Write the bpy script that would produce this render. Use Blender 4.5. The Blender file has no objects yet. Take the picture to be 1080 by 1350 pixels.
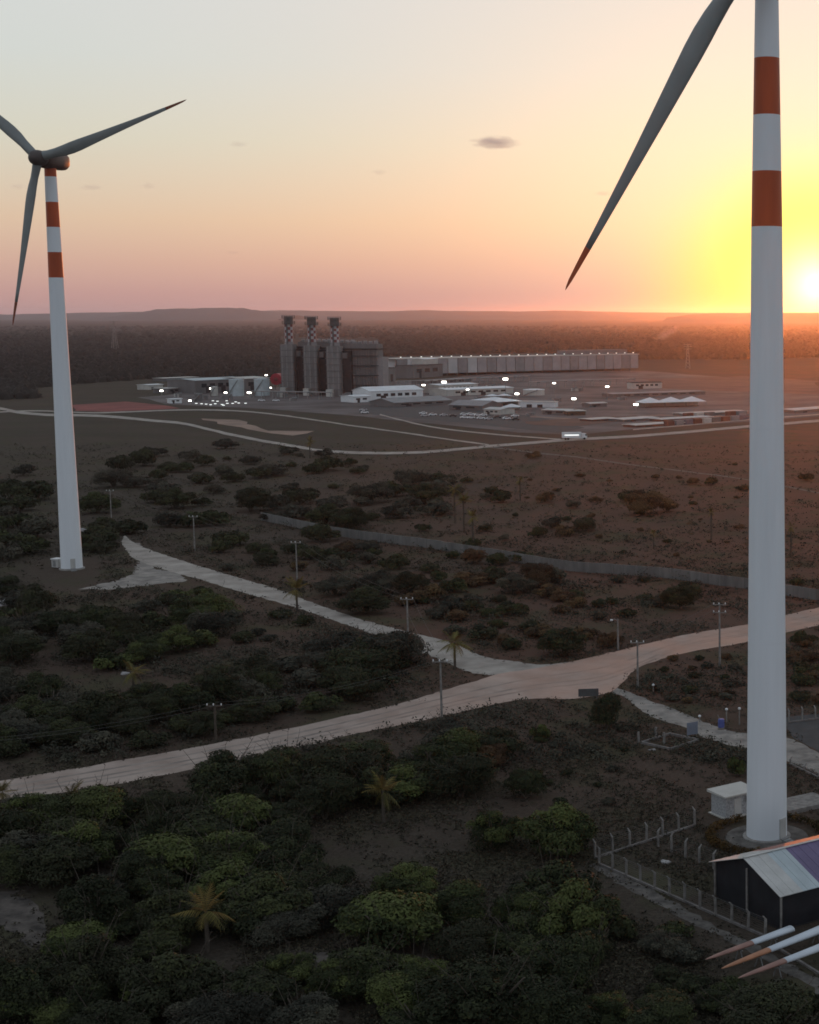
import bpy, bmesh, math, random
import numpy as np
from mathutils import Vector, Matrix
random.seed(7)
rng = np.random.default_rng(7)
S = bpy.context.scene
COL = S.collection
PI = math.pi
R = math.radians

# ------------------------------------------------------------------ camera
CAM_H = 57.0
PITCH = R(7.08)
F = 2100.0                       # focal length in photograph pixels (photo 1080 x 1350)
CX, CY = 1010.0, 675.0           # optical axis in the (cropped) photograph
cam_d = bpy.data.cameras.new('camera')
cam = bpy.data.objects.new('camera', cam_d); COL.objects.link(cam)
cam.location = (0, 0, CAM_H)
cam.rotation_euler = (PI/2 - PITCH, 0, 0)
cam_d.sensor_fit = 'VERTICAL'
cam_d.sensor_height = 36.0
cam_d.lens = F/1350*36.0
cam_d.shift_x = (540-CX)/1350
cam_d.clip_start = 1.0
cam_d.clip_end = 90000
S.camera = cam

# ------------------------------------------------------------------ sky, sun, exposure
SUN_EL, SUN_AZ = R(1.0), R(1.75)
SUN = Vector((math.sin(SUN_AZ)*math.cos(SUN_EL), math.cos(SUN_AZ)*math.cos(SUN_EL), math.sin(SUN_EL)))

def lin(r, g=None, b=None):
    f = lambda c: (c/255/12.92) if c/255 <= .04045 else ((c/255+.055)/1.055)**2.4
    return (f(r), f(g), f(b), 1)

w = bpy.data.worlds.new('World'); S.world = w
w.use_nodes = True
nt = w.node_tree; N = nt.nodes; L = nt.links
N.clear()
def nd(tree, typ, **kw):
    n = tree.nodes.new(typ)
    for k, v in kw.items(): setattr(n, k, v)
    return n
def mth(tree, op, a, b=None, c=None):
    n = tree.nodes.new('ShaderNodeMath'); n.operation = op
    for i, v in enumerate((a, b, c)):
        if v is None: continue
        if isinstance(v, (int, float)): n.inputs[i].default_value = v
        else: tree.links.new(v, n.inputs[i])
    return n.outputs[0]
def ramp(tree, fac, stops, interp='LINEAR'):
    n = tree.nodes.new('ShaderNodeValToRGB'); cr = n.color_ramp; cr.interpolation = interp
    while len(cr.elements) < len(stops): cr.elements.new(0.5)
    for e, (p, c) in zip(cr.elements, stops): e.position = p; e.color = c
    if fac is not None: tree.links.new(fac, n.inputs[0])
    return n.outputs[0]
def mixc(tree, fac, a, b, blend='MIX'):
    n = tree.nodes.new('ShaderNodeMix'); n.data_type = 'RGBA'; n.blend_type = blend; n.clamp_factor = True
    for s, v in ((n.inputs[0], fac), (n.inputs[6], a), (n.inputs[7], b)):
        if isinstance(v, (int, float)): s.default_value = v
        elif isinstance(v, tuple): s.default_value = v
        else: tree.links.new(v, s)
    return n.outputs[2]

tc = nd(nt, 'ShaderNodeTexCoord')
sep = nd(nt, 'ShaderNodeSeparateXYZ'); L.new(tc.outputs['Generated'], sep.inputs[0])
z = mth(nt, 'MAXIMUM', sep.outputs[2], 0.0)
zf = mth(nt, 'POWER', z, 0.5)
q = lambda v: math.sqrt(v)
front = ramp(nt, zf, [(0, lin(184,146,148)), (q(.012), lin(194,155,150)), (q(.03), lin(202,170,157)), (q(.055), lin(207,187,167)),
                      (q(.10), lin(198,202,191)), (q(.145), lin(196,206,206)), (q(.20), lin(202,208,210)), (q(.40), lin(176,186,194)), (1, lin(156,166,178))])
back = ramp(nt, zf, [(0, lin(178,178,190)), (q(.03), lin(188,190,198)), (q(.10), lin(198,203,210)), (q(.25), lin(190,198,208)), (q(.5), lin(170,180,194)), (1, lin(156,166,178))])
dh = nd(nt, 'ShaderNodeVectorMath', operation='DOT_PRODUCT'); L.new(tc.outputs['Generated'], dh.inputs[0]); dh.inputs[1].default_value = (math.sin(SUN_AZ), math.cos(SUN_AZ), 0)
facing = nd(nt, 'ShaderNodeMapRange'); facing.inputs[1].default_value = -.3; facing.inputs[2].default_value = .8
L.new(dh.outputs['Value'], facing.inputs[0])
base = mixc(nt, facing.outputs[0], back, front)
ds = nd(nt, 'ShaderNodeVectorMath', operation='DOT_PRODUCT'); L.new(tc.outputs['Generated'], ds.inputs[0]); ds.inputs[1].default_value = SUN
ang = mth(nt, 'MULTIPLY', mth(nt, 'ARCCOSINE', mth(nt, 'MINIMUM', ds.outputs['Value'], 1.0)), 180/PI)
angz = mth(nt, 'MULTIPLY', ang, mth(nt, 'ADD', 1.0, mth(nt, 'MULTIPLY', z, 4.0)))
def gl(width, power, a=None):
    return mth(nt, 'POWER', math.e, mth(nt, 'MULTIPLY', mth(nt, 'POWER', mth(nt, 'DIVIDE', a or ang, width), power), -1.0))
zg = nd(nt, 'ShaderNodeMapRange'); zg.inputs[2].default_value = .06; zg.inputs[3].default_value = .30; zg.inputs[4].default_value = .56; L.new(z, zg.inputs[0]); zgate = zg.outputs[0]
c1 = mixc(nt, mth(nt, 'MULTIPLY', gl(10.5, 2.0), zgate), base, (.87, .80, .63, 1))
c2 = mixc(nt, mth(nt, 'MULTIPLY', gl(5.3, 2.8, angz), .95), c1, (1.0, .96, .05, 1))
core = nd(nt, 'ShaderNodeVectorMath', operation='SCALE'); core.inputs[0].default_value = (1.25, 1.25, 1.25)
L.new(gl(1.2, 1.2), core.inputs['Scale'])
c3 = mixc(nt, 1.0, c2, core.outputs[0], 'ADD')
bg = nd(nt, 'ShaderNodeBackground'); L.new(c3, bg.inputs[0]); bg.inputs[1].default_value = 0.97
sky = nd(nt, 'ShaderNodeTexSky', sky_type='NISHITA'); sky.sun_disc = False
sky.sun_elevation = SUN_EL; sky.sun_rotation = SUN_AZ; sky.altitude = 60; sky.dust_density = 3.0
bg2 = nd(nt, 'ShaderNodeBackground'); L.new(sky.outputs[0], bg2.inputs[0]); bg2.inputs[1].default_value = 0.05
ad = nd(nt, 'ShaderNodeAddShader'); L.new(bg.outputs[0], ad.inputs[0]); L.new(bg2.outputs[0], ad.inputs[1])
wo = nd(nt, 'ShaderNodeOutputWorld'); L.new(ad.outputs[0], wo.inputs[0])

sd = bpy.data.lights.new('sun', 'SUN'); sun = bpy.data.objects.new('sun', sd); COL.objects.link(sun)
sd.energy = 0.66; sd.angle = R(0.6); sd.color = (1.0, .24, .05)
sun.rotation_euler = SUN.to_track_quat('Z', 'Y').to_euler()
sun.location = (0, 0, 200)

S.view_settings.view_transform = 'Standard'
S.view_settings.look = 'None'
S.view_settings.exposure = 0.0
S.view_settings.gamma = 1.0
S.view_settings.use_curve_mapping = False
S.render.engine = 'CYCLES'
cy = S.cycles
cy.max_bounces = 5; cy.diffuse_bounces = 2; cy.glossy_bounces = 2; cy.transmission_bounces = 2; cy.volume_bounces = 1; cy.transparent_max_bounces = 8
cy.use_denoising = True
cy.filter_width = 1.7
cy.volume_max_steps = 256

# ------------------------------------------------------------------ pixel -> place
CT, ST = math.cos(PITCH), math.sin(PITCH)
def G(u, v, z=0.0):
    """Point of the level plane at height z that shows at photograph pixel u, v."""
    a, b = (u-CX)/F, (v-CY)/F
    t = (CAM_H - z)/(ST + b*CT)
    return Vector((a*t, (CT - b*ST)*t, z))
def depth(p):
    return p.y*CT + (CAM_H-p.z)*ST
def ppm(p):                                   # photograph pixels per metre at p
    return F/depth(p)
def px(p):
    d = depth(p); up = -p.y*0 + (p.z-CAM_H)*CT + p.y*ST
    return CX + p.x/d*F, CY - up/d*F

# ------------------------------------------------------------------ tags
def tag(o, label=None, cat=None, group=None, kind=None):
    if label: o['label'] = label
    if cat: o['category'] = cat
    if group: o['group'] = group
    if kind: o['kind'] = kind
    return o
def empty(name, loc=(0,0,0), rz=0, label=None, cat=None, group=None):
    o = bpy.data.objects.new(name, None); COL.objects.link(o)
    o.location = loc; o.rotation_euler = (0,0,rz); o.empty_display_size = .5
    return tag(o, label, cat, group)
def dup(o, parent=None):
    c = o.copy(); COL.objects.link(c)
    if parent is not None: c.parent = parent
    for ch in list(o.children): dup(ch, c)
    return c
def inst(name, mesh, parent=None, loc=(0,0,0), rot=(0,0,0), sc=(1,1,1)):
    o = bpy.data.objects.new(name, mesh); COL.objects.link(o)
    o.location = loc; o.rotation_euler = rot; o.scale = sc
    if parent is not None: o.parent = parent
    return o

# ------------------------------------------------------------------ mesh builder
class MB:
    def __init__(s): s.v = []; s.f = []; s.m = []
    def add(s, vs, fs, mi=0):
        n = len(s.v); s.v += [tuple(p) for p in vs]
        for f in fs: s.f.append(tuple(i+n for i in f)); s.m.append(mi)
        return s
    def box(s, x0, x1, y0, y1, z0, z1, mi=0):
        vs = [(x0,y0,z0),(x1,y0,z0),(x1,y1,z0),(x0,y1,z0),(x0,y0,z1),(x1,y0,z1),(x1,y1,z1),(x0,y1,z1)]
        return s.add(vs, [(0,3,2,1),(4,5,6,7),(0,1,5,4),(1,2,6,5),(2,3,7,6),(3,0,4,7)], mi)
    def tube(s, a, b, r0, r1=None, n=8, mi=0, caps=True):
        a, b = Vector(a), Vector(b); r1 = r0 if r1 is None else r1
        d = (b-a).normalized(); u = d.orthogonal().normalized(); w_ = d.cross(u)
        vs = [p + (u*math.cos(2*PI*i/n) + w_*math.sin(2*PI*i/n))*r for p, r in ((a,r0),(b,r1)) for i in range(n)]
        fs = [(i, (i+1)%n, n+(i+1)%n, n+i) for i in range(n)]
        if caps: fs += [tuple(range(n-1,-1,-1)), tuple(range(n,2*n))]
        return s.add(vs, fs, mi)
    def path(s, pts, r, n=5, mi=0):
        for a, b in zip(pts[:-1], pts[1:]): s.tube(a, b, r, r, n, mi, False)
        return s
    def lathe(s, prof, n=24, mi=0, c=(0,0), caps=True):
        vs = [(c[0]+r*math.cos(2*PI*i/n), c[1]+r*math.sin(2*PI*i/n), z_) for r, z_ in prof for i in range(n)]
        fs = [(k*n+i, k*n+(i+1)%n, (k+1)*n+(i+1)%n, (k+1)*n+i) for k in range(len(prof)-1) for i in range(n)]
        if caps: fs += [tuple(range(n-1,-1,-1)), tuple(range((len(prof)-1)*n, len(prof)*n))]
        return s.add(vs, fs, mi)
    def prism(s, poly, y0, y1, mi=0):          # poly in (x, z), extruded along y
        n = len(poly)
        vs = [(x,y0,z_) for x,z_ in poly] + [(x,y1,z_) for x,z_ in poly]
        return s.add(vs, [tuple(range(n)), tuple(range(2*n-1,n-1,-1))] + [(i, n+i, n+(i+1)%n, (i+1)%n) for i in range(n)], mi)
    def slab(s, poly, z0, z1, mi=0):           # poly in (x, y), counter-clockwise
        n = len(poly)
        vs = [(p[0],p[1],z0) for p in poly] + [(p[0],p[1],z1) for p in poly]
        return s.add(vs, [tuple(range(n-1,-1,-1)), tuple(range(n,2*n))] + [(i,(i+1)%n,n+(i+1)%n,n+i) for i in range(n)], mi)
    def mesh(s, name, mats, smooth=False):
        me = bpy.data.meshes.new(name); me.from_pydata(s.v, [], s.f)
        for m in (mats if isinstance(mats, (list, tuple)) else [mats]): me.materials.append(m)
        if any(s.m): me.polygons.foreach_set('material_index', s.m)
        bm = bmesh.new(); bm.from_mesh(me); bmesh.ops.recalc_face_normals(bm, faces=bm.faces); bm.to_mesh(me); bm.free()
        if smooth: me.shade_smooth()
        return me
    def build(s, name, mats, parent=None, loc=(0,0,0), rot=(0,0,0), smooth=False):
        return inst(name, s.mesh(name, mats, smooth), parent, loc, rot)

# ------------------------------------------------------------------ materials
def mat(name, c, rough=.8, var=.25, scale=1.0, bump=0.0, c2=None, metal=0.0, spec=.3, detail=5, streak=0.0):
    m = bpy.data.materials.new(name); m.use_nodes = True; t = m.node_tree
    b = t.nodes['Principled BSDF']; b.inputs['Roughness'].default_value = rough; b.inputs['Metallic'].default_value = metal
    b.inputs['Specular IOR Level'].default_value = spec
    co = nd(t, 'ShaderNodeTexCoord'); oi = nd(t, 'ShaderNodeObjectInfo')
    off = nd(t, 'ShaderNodeVectorMath', operation='ADD'); t.links.new(co.outputs['Object'], off.inputs[0])
    rs = nd(t, 'ShaderNodeVectorMath', operation='SCALE'); rs.inputs[0].default_value = (91, 57, 33); t.links.new(oi.outputs['Random'], rs.inputs['Scale'])
    t.links.new(rs.outputs[0], off.inputs[1])
    vec = off.outputs[0]
    if streak:
        st = nd(t, 'ShaderNodeVectorMath', operation='MULTIPLY'); st.inputs[1].default_value = (1, 1, streak); t.links.new(vec, st.inputs[0]); vec = st.outputs[0]
    nz = nd(t, 'ShaderNodeTexNoise'); nz.inputs['Scale'].default_value = scale; nz.inputs['Detail'].default_value = detail; nz.inputs['Roughness'].default_value = .62
    t.links.new(vec, nz.inputs['Vector'])
    ca = c if len(c) == 4 else (*c, 1)
    lo = tuple(x*(1-var) for x in ca[:3]) + (1,)
    hi = (tuple(min(1, x*(1+var)) for x in ca[:3]) + (1,)) if c2 is None else (*c2[:3], 1)
    col = ramp(t, nz.outputs['Fac'], [(.32, lo), (.68, hi)])
    t.links.new(col, b.inputs['Base Color'])
    if bump:
        bp = nd(t, 'ShaderNodeBump'); bp.inputs['Strength'].default_value = bump; bp.inputs['Distance'].default_value = .05
        t.links.new(nz.outputs['Fac'], bp.inputs['Height']); t.links.new(bp.outputs[0], b.inputs['Normal'])
    return m
def glow(name, c, e):
    m = bpy.data.materials.new(name); m.use_nodes = True; t = m.node_tree
    b = t.nodes['Principled BSDF']; b.inputs['Base Color'].default_value = (.8,.8,.8,1)
    b.inputs['Emission Color'].default_value = (*c, 1); b.inputs['Emission Strength'].default_value = e
    m.cycles.emission_sampling = 'NONE'
    return m
def leafmat(name, dark, bright, dry, drymix=.15):
    """Leaves: each leaf carries its own age in the attribute tint; each plant drifts a little."""
    m = bpy.data.materials.new(name); m.use_nodes = True; t = m.node_tree
    b = t.nodes['Principled BSDF']; b.inputs['Roughness'].default_value = .65; b.inputs['Specular IOR Level'].default_value = .04
    at = nd(t, 'ShaderNodeAttribute'); at.attribute_name = 'tint'
    oi = nd(t, 'ShaderNodeObjectInfo')
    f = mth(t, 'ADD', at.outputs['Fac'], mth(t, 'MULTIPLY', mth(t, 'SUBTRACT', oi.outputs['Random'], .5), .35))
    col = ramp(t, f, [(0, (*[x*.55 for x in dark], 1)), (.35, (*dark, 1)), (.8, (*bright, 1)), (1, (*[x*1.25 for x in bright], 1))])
    r2 = mth(t, 'FRACT', mth(t, 'MULTIPLY', oi.outputs['Random'], 17.3))
    col = mixc(t, mth(t, 'MULTIPLY', mth(t, 'POWER', r2, 2.0), drymix*2), col, (*dry, 1))
    t.links.new(col, b.inputs['Base Color'])
    return m

M = dict(
    tower=mat('tower_paint', (.71,.735,.755), .55, .05, .5, spec=.25, streak=.08, detail=8),
    red=mat('aviation_red_paint', (.40,.068,.018), .45, .2, .4, spec=.3, streak=.15),
    tipdull=mat('faded_red_paint', (.20,.055,.028), .5, .12, .4),
    blade=mat('blade_grey', (.20,.215,.21), .45, .08, .3, spec=.3),
    nacelle=mat('nacelle_brown', (.10,.062,.052), .5, .12, .6, spec=.3),
    hub=mat('hub_dark', (.075,.06,.055), .5, .1, .6, spec=.3),
    concrete=mat('concrete', (.27,.255,.235), .9, .3, .9, .3),
    oldconcrete=mat('weathered_concrete', (.20,.185,.17), .9, .35, 1.6, .3),
    kerb=mat('kerb_concrete', (.17,.155,.145), .9, .35, .8, .3),
    wallpanel=mat('wall_plaster', (.15,.148,.14), .9, .3, .35, .2, streak=.3),
    road=mat('sun_tinted_laterite_road', (.32,.24,.195), .95, .22, .16, .4, c2=(.42,.335,.285), detail=9),
    track=mat('pale_track', (.29,.25,.215), .95, .25, .2, .4, c2=(.40,.355,.31), detail=9),
    gravel=mat('gravel', (.20,.178,.16), .95, .35, .4, .5, c2=(.32,.285,.25), detail=9),
    sand=mat('sand', (.05,.042,.036), .95, .5, .6, .6, c2=(.13,.108,.092), detail=10),
    pathdirt=mat('path_dirt', (.075,.066,.058), .95, .4, .8, .4, c2=(.15,.135,.12), detail=9),
    asphalt=mat('asphalt', (.055,.052,.052), .9, .2, .5, .2),
    plantyard=mat('plant_yard', (.075,.055,.050), .95, .3, .03, .1, c2=(.15,.13,.125), detail=9),
    redsoil=mat('red_soil', (.20,.05,.042), .95, .3, .05, .2),
    redbank=mat('reddish_bank', (.11,.06,.045), .95, .35, .04, .2, detail=9),
    pinksand=mat('pink_sand', (.25,.17,.13), .95, .3, .05, .2),
    white=mat('white_sheet', (.66,.67,.67), .6, .1, .2),
    cream=mat('cream_wall', (.48,.46,.42), .8, .12, .3),
    greyroof=mat('grey_roof', (.22,.22,.22), .7, .15, .2),
    bluesheet=mat('pale_blue_sheet', (.40,.45,.46), .6, .12, .3),
    greysheet=mat('grey_sheet', (.46,.45,.425), .65, .14, .4),
    violet=mat('violet_sheet', (.135,.105,.19), .5, .15, .4),
    coral=mat('coral_sheet', (.34,.15,.12), .5, .12, .4),
    steel=mat('galvanised_steel', (.22,.22,.215), .6, .2, .5),
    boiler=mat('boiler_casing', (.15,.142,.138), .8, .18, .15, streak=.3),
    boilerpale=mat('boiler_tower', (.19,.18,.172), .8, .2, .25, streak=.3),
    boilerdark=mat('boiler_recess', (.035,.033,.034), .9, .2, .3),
    stackgrey=mat('stack_grey', (.24,.225,.22), .8, .1, .3),
    stackred=mat('stack_red', (.20,.06,.055), .7, .1, .3),
    stackwhite=mat('stack_white', (.42,.40,.40), .7, .1, .3),
    stackdark=mat('stack_head', (.12,.112,.108), .8, .2, .3),
    rust=mat('rusty_steel', (.15,.06,.045), .8, .3, .3),
    mauve=mat('faded_steel', (.14,.125,.15), .7, .2, .3),
    dimpanel=mat('condenser_panel', (.31,.30,.30), .7, .15, .1),
    midpanel=mat('condenser_panel_pale', (.44,.445,.44), .7, .12, .1),
    drum=mat('tank_red', (.36,.03,.045), .5, .1, .3),
    bluedrum=mat('blue_plastic', (.08,.10,.28), .5, .1, .5),
    darkwall=mat('dark_cladding', (.016,.016,.019), .8, .3, .8),
    window=mat('dark_glass', (.02,.022,.025), .2, .1, .5, spec=.5),
    tyre=mat('rubber', (.02,.02,.02), .9, .1, 1),
    bark=mat('bark', (.075,.06,.047), .95, .3, 3, .4),
    soil=mat('shed_floor', (.022,.02,.02), .95, .3, .5),
    sign=mat('sign_panel', (.16,.18,.22), .6, .15, .8),
    darksign=mat('board_back', (.085,.085,.085), .7, .2, .8),
    spare=mat('spare_blade_white', (.52,.56,.60), .45, .08, .4),
    tipred=mat('spare_tip_red', (.40,.12,.075), .5, .15, .6),
    tiporange=mat('spare_tip_orange', (.36,.165,.09), .5, .15, .6),
    tippink=mat('spare_tip_faded', (.28,.155,.125), .5, .15, .6),
    wire=mat('wire', (.12,.115,.11), .6, .1, 1),
    cabin=mat('speckled_render', (.34,.34,.34), .9, .35, 5, .4),
    rut=mat('wheel_rut', (.25,.205,.175), .95, .3, .3, .3),
    wood=None,
    lamp=glow('lamp_light', (1, .96, .85), 9),
    lampw=glow('small_lamp_light', (.95, 1, .95), 1.0),
    rock=mat('pale_rock', (.34,.32,.31), .9, .3, 2, .4),
)
LEAF = dict(
    dark=leafmat('leaf_dark', (0.032,0.037,0.021), (0.063,0.072,0.028), (0.056,0.047,0.033)),
    green=leafmat('leaf_green', (.034,.042,.020), (.074,.086,.030), (.070,.063,.032), .08),
    grey=leafmat('leaf_grey', (0.045,0.045,0.035), (0.088,0.084,0.060), (0.079,0.065,0.049)),
    brown=leafmat('leaf_brown', (0.052,0.038,0.025), (0.116,0.077,0.038), (0.102,0.056,0.032), .3),
    palm=leafmat('leaf_palm', (.065,.060,.028), (.16,.14,.045), (.18,.09,.03), .35),
    hedge=leafmat('leaf_hedge', (.035,.033,.014), (.10,.062,.02), (.085,.042,.015), .3),
    wood=leafmat('leaf_woodland', (.032,.029,.025), (.044,.040,.034), (.03,.027,.022)),
    under=leafmat('leaf_undergrowth', (.038,.034,.025), (.085,.074,.050), (.06,.05,.038)),
)

# ground: dry savannah, brown-grey with darker and greener patches
def ground_material():
    m = bpy.data.materials.new('savannah'); m.use_nodes = True; t = m.node_tree
    b = t.nodes['Principled BSDF']; b.inputs['Roughness'].default_value = .95; b.inputs['Specular IOR Level'].default_value = .05
    co = nd(t, 'ShaderNodeTexCoord')
    def nz(sc, det=6, rough=.6):
        n = nd(t, 'ShaderNodeTexNoise'); n.inputs['Scale'].default_value = sc; n.inputs['Detail'].default_value = det; n.inputs['Roughness'].default_value = rough
        t.links.new(co.outputs['Object'], n.inputs['Vector']); return n.outputs['Fac']
    big, mid, fine, mic = nz(.004, 5), nz(.03, 6), nz(.35, 8, .7), nz(2.2, 6, .75)
    c = ramp(t, big, [(.35, (.056,.050,.041,1)), (.55, (.072,.060,.048,1)), (.7, (.062,.058,.040,1))])
    c = mixc(t, ramp(t, mid, [(.42, (0,0,0,1)), (.62, (.8,.8,.8,1))]), c, (.040,.037,.028,1))
    c = mixc(t, ramp(t, fine, [(.45, (0,0,0,1)), (.72, (.75,.75,.75,1))]), c, (.094,.080,.064,1))
    c = mixc(t, ramp(t, mic, [(.40, (.85,.85,.85,1)), (.56, (0,0,0,1))]), c, (.034,.030,.023,1))
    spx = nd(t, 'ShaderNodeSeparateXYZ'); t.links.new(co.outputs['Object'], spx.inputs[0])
    red = nd(t, 'ShaderNodeMapRange'); red.inputs[1].default_value = -170; red.inputs[2].default_value = 10; red.inputs[3].default_value = .12; red.inputs[4].default_value = 1.0; t.links.new(spx.outputs[0], red.inputs[0])  # reddish sun-haze veil painted into the soil colour, stronger to the right
    veil_y = nd(t, 'ShaderNodeMapRange'); veil_y.inputs[1].default_value = 160; veil_y.inputs[2].default_value = 270; veil_y.inputs[3].default_value = .12; t.links.new(spx.outputs[1], veil_y.inputs[0])  # the painted veil is weaker near the camera
    c = mixc(t, mth(t, 'MULTIPLY', mth(t, 'MULTIPLY', red.outputs[0], veil_y.outputs[0]), ramp(t, nz(.02, 6), [(.3, (.35,.35,.35,1)), (.6, (1,1,1,1))])), c, (.125,.064,.046,1))
    patch = ramp(t, nz(.06, 7, .7), [(.5, (0,0,0,1)), (.62, (.7,.7,.7,1))])
    c = mixc(t, patch, c, (.062,.060,.034,1))
    # beyond the plant: woodland colour, broken by paler clearings
    sp = nd(t, 'ShaderNodeSeparateXYZ'); t.links.new(co.outputs['Object'], sp.inputs[0])
    far = nd(t, 'ShaderNodeMapRange'); far.inputs[1].default_value = 1500; far.inputs[2].default_value = 2100; t.links.new(sp.outputs[1], far.inputs[0])
    fw = nz(.0022, 8, .65)
    fc = ramp(t, fw, [(.40, (.026,.023,.020,1)), (.56, (.038,.034,.029,1)), (.68, (.080,.066,.055,1))])
    c = mixc(t, far.outputs[0], c, fc)
    t.links.new(c, b.inputs['Base Color'])
    bp = nd(t, 'ShaderNodeBump'); bp.inputs['Strength'].default_value = .5; bp.inputs['Distance'].default_value = .25
    t.links.new(mth(t, 'ADD', fine, mic), bp.inputs['Height']); t.links.new(bp.outputs[0], b.inputs['Normal'])
    return m
GROUND = ground_material()

# ------------------------------------------------------------------ the setting
def axis(lo, hi, near, grow=1.35):
    out = [0.0]; s = near
    while out[-1] < hi: out.append(out[-1]+s); s *= grow
    neg = [0.0]; s = near
    while neg[-1] > lo: neg.append(neg[-1]-s); s *= grow
    return sorted(set(neg+out))
xs = [x for x in axis(-20000, 9000, 40, 1.22)]; ys = axis(-4000, 20000, 40, 1.2)
gv = [(x, y, 0) for y in ys for x in xs]
nx = len(xs)
gf = [(j*nx+i, j*nx+i+1, (j+1)*nx+i+1, (j+1)*nx+i) for j in range(len(ys)-1) for i in range(nx-1)]
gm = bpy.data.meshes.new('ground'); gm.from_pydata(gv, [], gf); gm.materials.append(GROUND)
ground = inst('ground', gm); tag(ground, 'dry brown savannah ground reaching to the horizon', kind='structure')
XW, XE, YN, YS = min(xs), max(xs), max(ys), min(ys)

def sun_glow_tint(m):  # pink glow of the low sun painted into the road colour towards the right
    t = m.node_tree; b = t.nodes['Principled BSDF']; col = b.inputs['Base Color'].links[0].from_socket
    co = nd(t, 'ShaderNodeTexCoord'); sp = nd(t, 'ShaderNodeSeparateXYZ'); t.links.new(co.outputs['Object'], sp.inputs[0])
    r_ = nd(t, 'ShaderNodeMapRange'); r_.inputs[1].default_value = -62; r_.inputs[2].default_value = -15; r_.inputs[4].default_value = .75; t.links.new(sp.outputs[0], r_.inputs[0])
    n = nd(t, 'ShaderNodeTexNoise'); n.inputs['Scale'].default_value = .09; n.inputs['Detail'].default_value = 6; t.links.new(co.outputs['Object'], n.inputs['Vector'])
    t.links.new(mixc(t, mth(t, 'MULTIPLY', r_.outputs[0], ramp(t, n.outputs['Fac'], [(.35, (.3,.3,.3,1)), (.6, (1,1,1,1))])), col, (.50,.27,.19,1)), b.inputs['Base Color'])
sun_glow_tint(M['road']); sun_glow_tint(M['rut'])
ROADS = []                                     # outlines kept clear of plants
def sheet(name, pts, z_, m, label, ragged=.22, sub=1.1, keep=True, world=False):
    """A ground sheet from an outline of photo pixels, its edge made ragged."""
    P = [p if world else G(*p) for p in pts]
    out = []
    n = len(P)
    for i in range(n):
        a, b = P[i], P[(i+1)%n]; d = (b-a).length; k = max(1, min(90, int(d/sub)))
        for j in range(k):
            p = a.lerp(b, j/k)
            out.append((p.x+random.uniform(-1,1)*ragged, p.y+random.uniform(-1,1)*ragged, z_))
    if keep: ROADS.append(np.array([(p[0], p[1]) for p in out]))
    mb = MB(); mb.add(out, [tuple(range(len(out)))])
    me = bpy.data.meshes.new(name); me.from_pydata(mb.v, [], mb.f); me.materials.append(m)
    if me.polygons[0].normal.z < 0: me.flip_normals()
    bm = bmesh.new(); bm.from_mesh(me); bmesh.ops.triangulate(bm, faces=bm.faces); bm.to_mesh(me); bm.free()
    o = inst(name, me); tag(o, label, kind='structure'); return o
def smooth_line(pts, k=4):
    """Catmull-Rom through photo pixels."""
    P = [Vector((*p, 0)) for p in pts]; P = [P[0]*2-P[1]] + P + [P[-1]*2-P[-2]]
    out = []
    for i in range(1, len(P)-2):
        a, b, c, d = P[i-1:i+3]
        for j in range(k):
            t = j/k
            q_ = .5*((2*b) + (c-a)*t + (2*a-5*b+4*c-d)*t*t + (3*b-a-3*c+d)*t**3)
            out.append((q_.x, q_.y))
    out.append((P[-2].x, P[-2].y)); return out

main_up = [(-90,1046),(0,1030),(89,1015),(185,998),(259,985),(360,965),(452,945),(527,928),(582,911),(627,898),(655,889),(700,882),(760,871),(819,857),(908,836),(982,824),(1040,810),(1080,801),(1180,780)]
main_lo = [(1180,806),(1080,825),(1040,833),(982,847),(908,860),(864,872),(838,882),(824,898),(806,912),(760,921),(693,922),(638,932),(567,948),(471,967),(400,984),(333,998),(222,1021),(111,1041),(0,1055),(-90,1068)]
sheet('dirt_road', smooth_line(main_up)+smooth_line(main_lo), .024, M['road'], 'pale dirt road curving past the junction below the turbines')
tr_up = [(164,706),(178,716),(207,728),(259,745),(333,767),(370,778),(408,793),(471,815),(538,833),(590,846),(641,866),(675,871),(712,876),(752,873)]
tr_lo = [(752,890),(690,892),(634,889),(604,881),(575,867),(527,851),(471,829),(408,807),(356,791),(296,774),(262,763),(237,757),(180,738),(160,715)]
sheet('side_track', smooth_line(tr_up)+smooth_line(tr_lo), .016, M['track'], 'pale side track running from the junction to the left turbine')
sheet('turbine_pad', [(105,777),(150,766),(176,757),(183,740),(172,716),(184,716),(205,750),(240,757),(246,766),(200,771),(150,777)], .008, M['gravel'], 'scraped gravel pad in front of the left turbine', .6)
dr_up = [(812,906),(849,920),(880,932),(908,943),(950,960),(984,967),(1010,969),(1040,973),(1062,982),(1080,993),(1130,1020)]
dr_lo = [(1130,1050),(1080,1021),(1040,1005),(1010,996),(982,988),(940,976),(926,972),(905,960),(855,943),(828,922),(808,914)]
sheet('gravel_drive', smooth_line(dr_up)+smooth_line(dr_lo), .012, M['gravel'], 'gravel drive leading from the road to the right turbine')
sheet('asphalt_yard', [(1030,947),(1055,943),(1100,940),(1200,945),(1200,1030),(1100,1002),(1080,991),(1062,981),(1045,972)], .018, M['asphalt'], 'dark asphalt yard to the right of the turbine tower', .1)
sheet('footpath', [(776,1136),(800,1142),(850,1168),(900,1196),(960,1228),(1020,1258),(1080,1292),(1160,1335),(1150,1352),(1080,1310),(1000,1262),(930,1224),(880,1200),(830,1172),(790,1150)], .01, M['pathdirt'], 'narrow dirt path along the outside of the front fence', .35)
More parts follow.
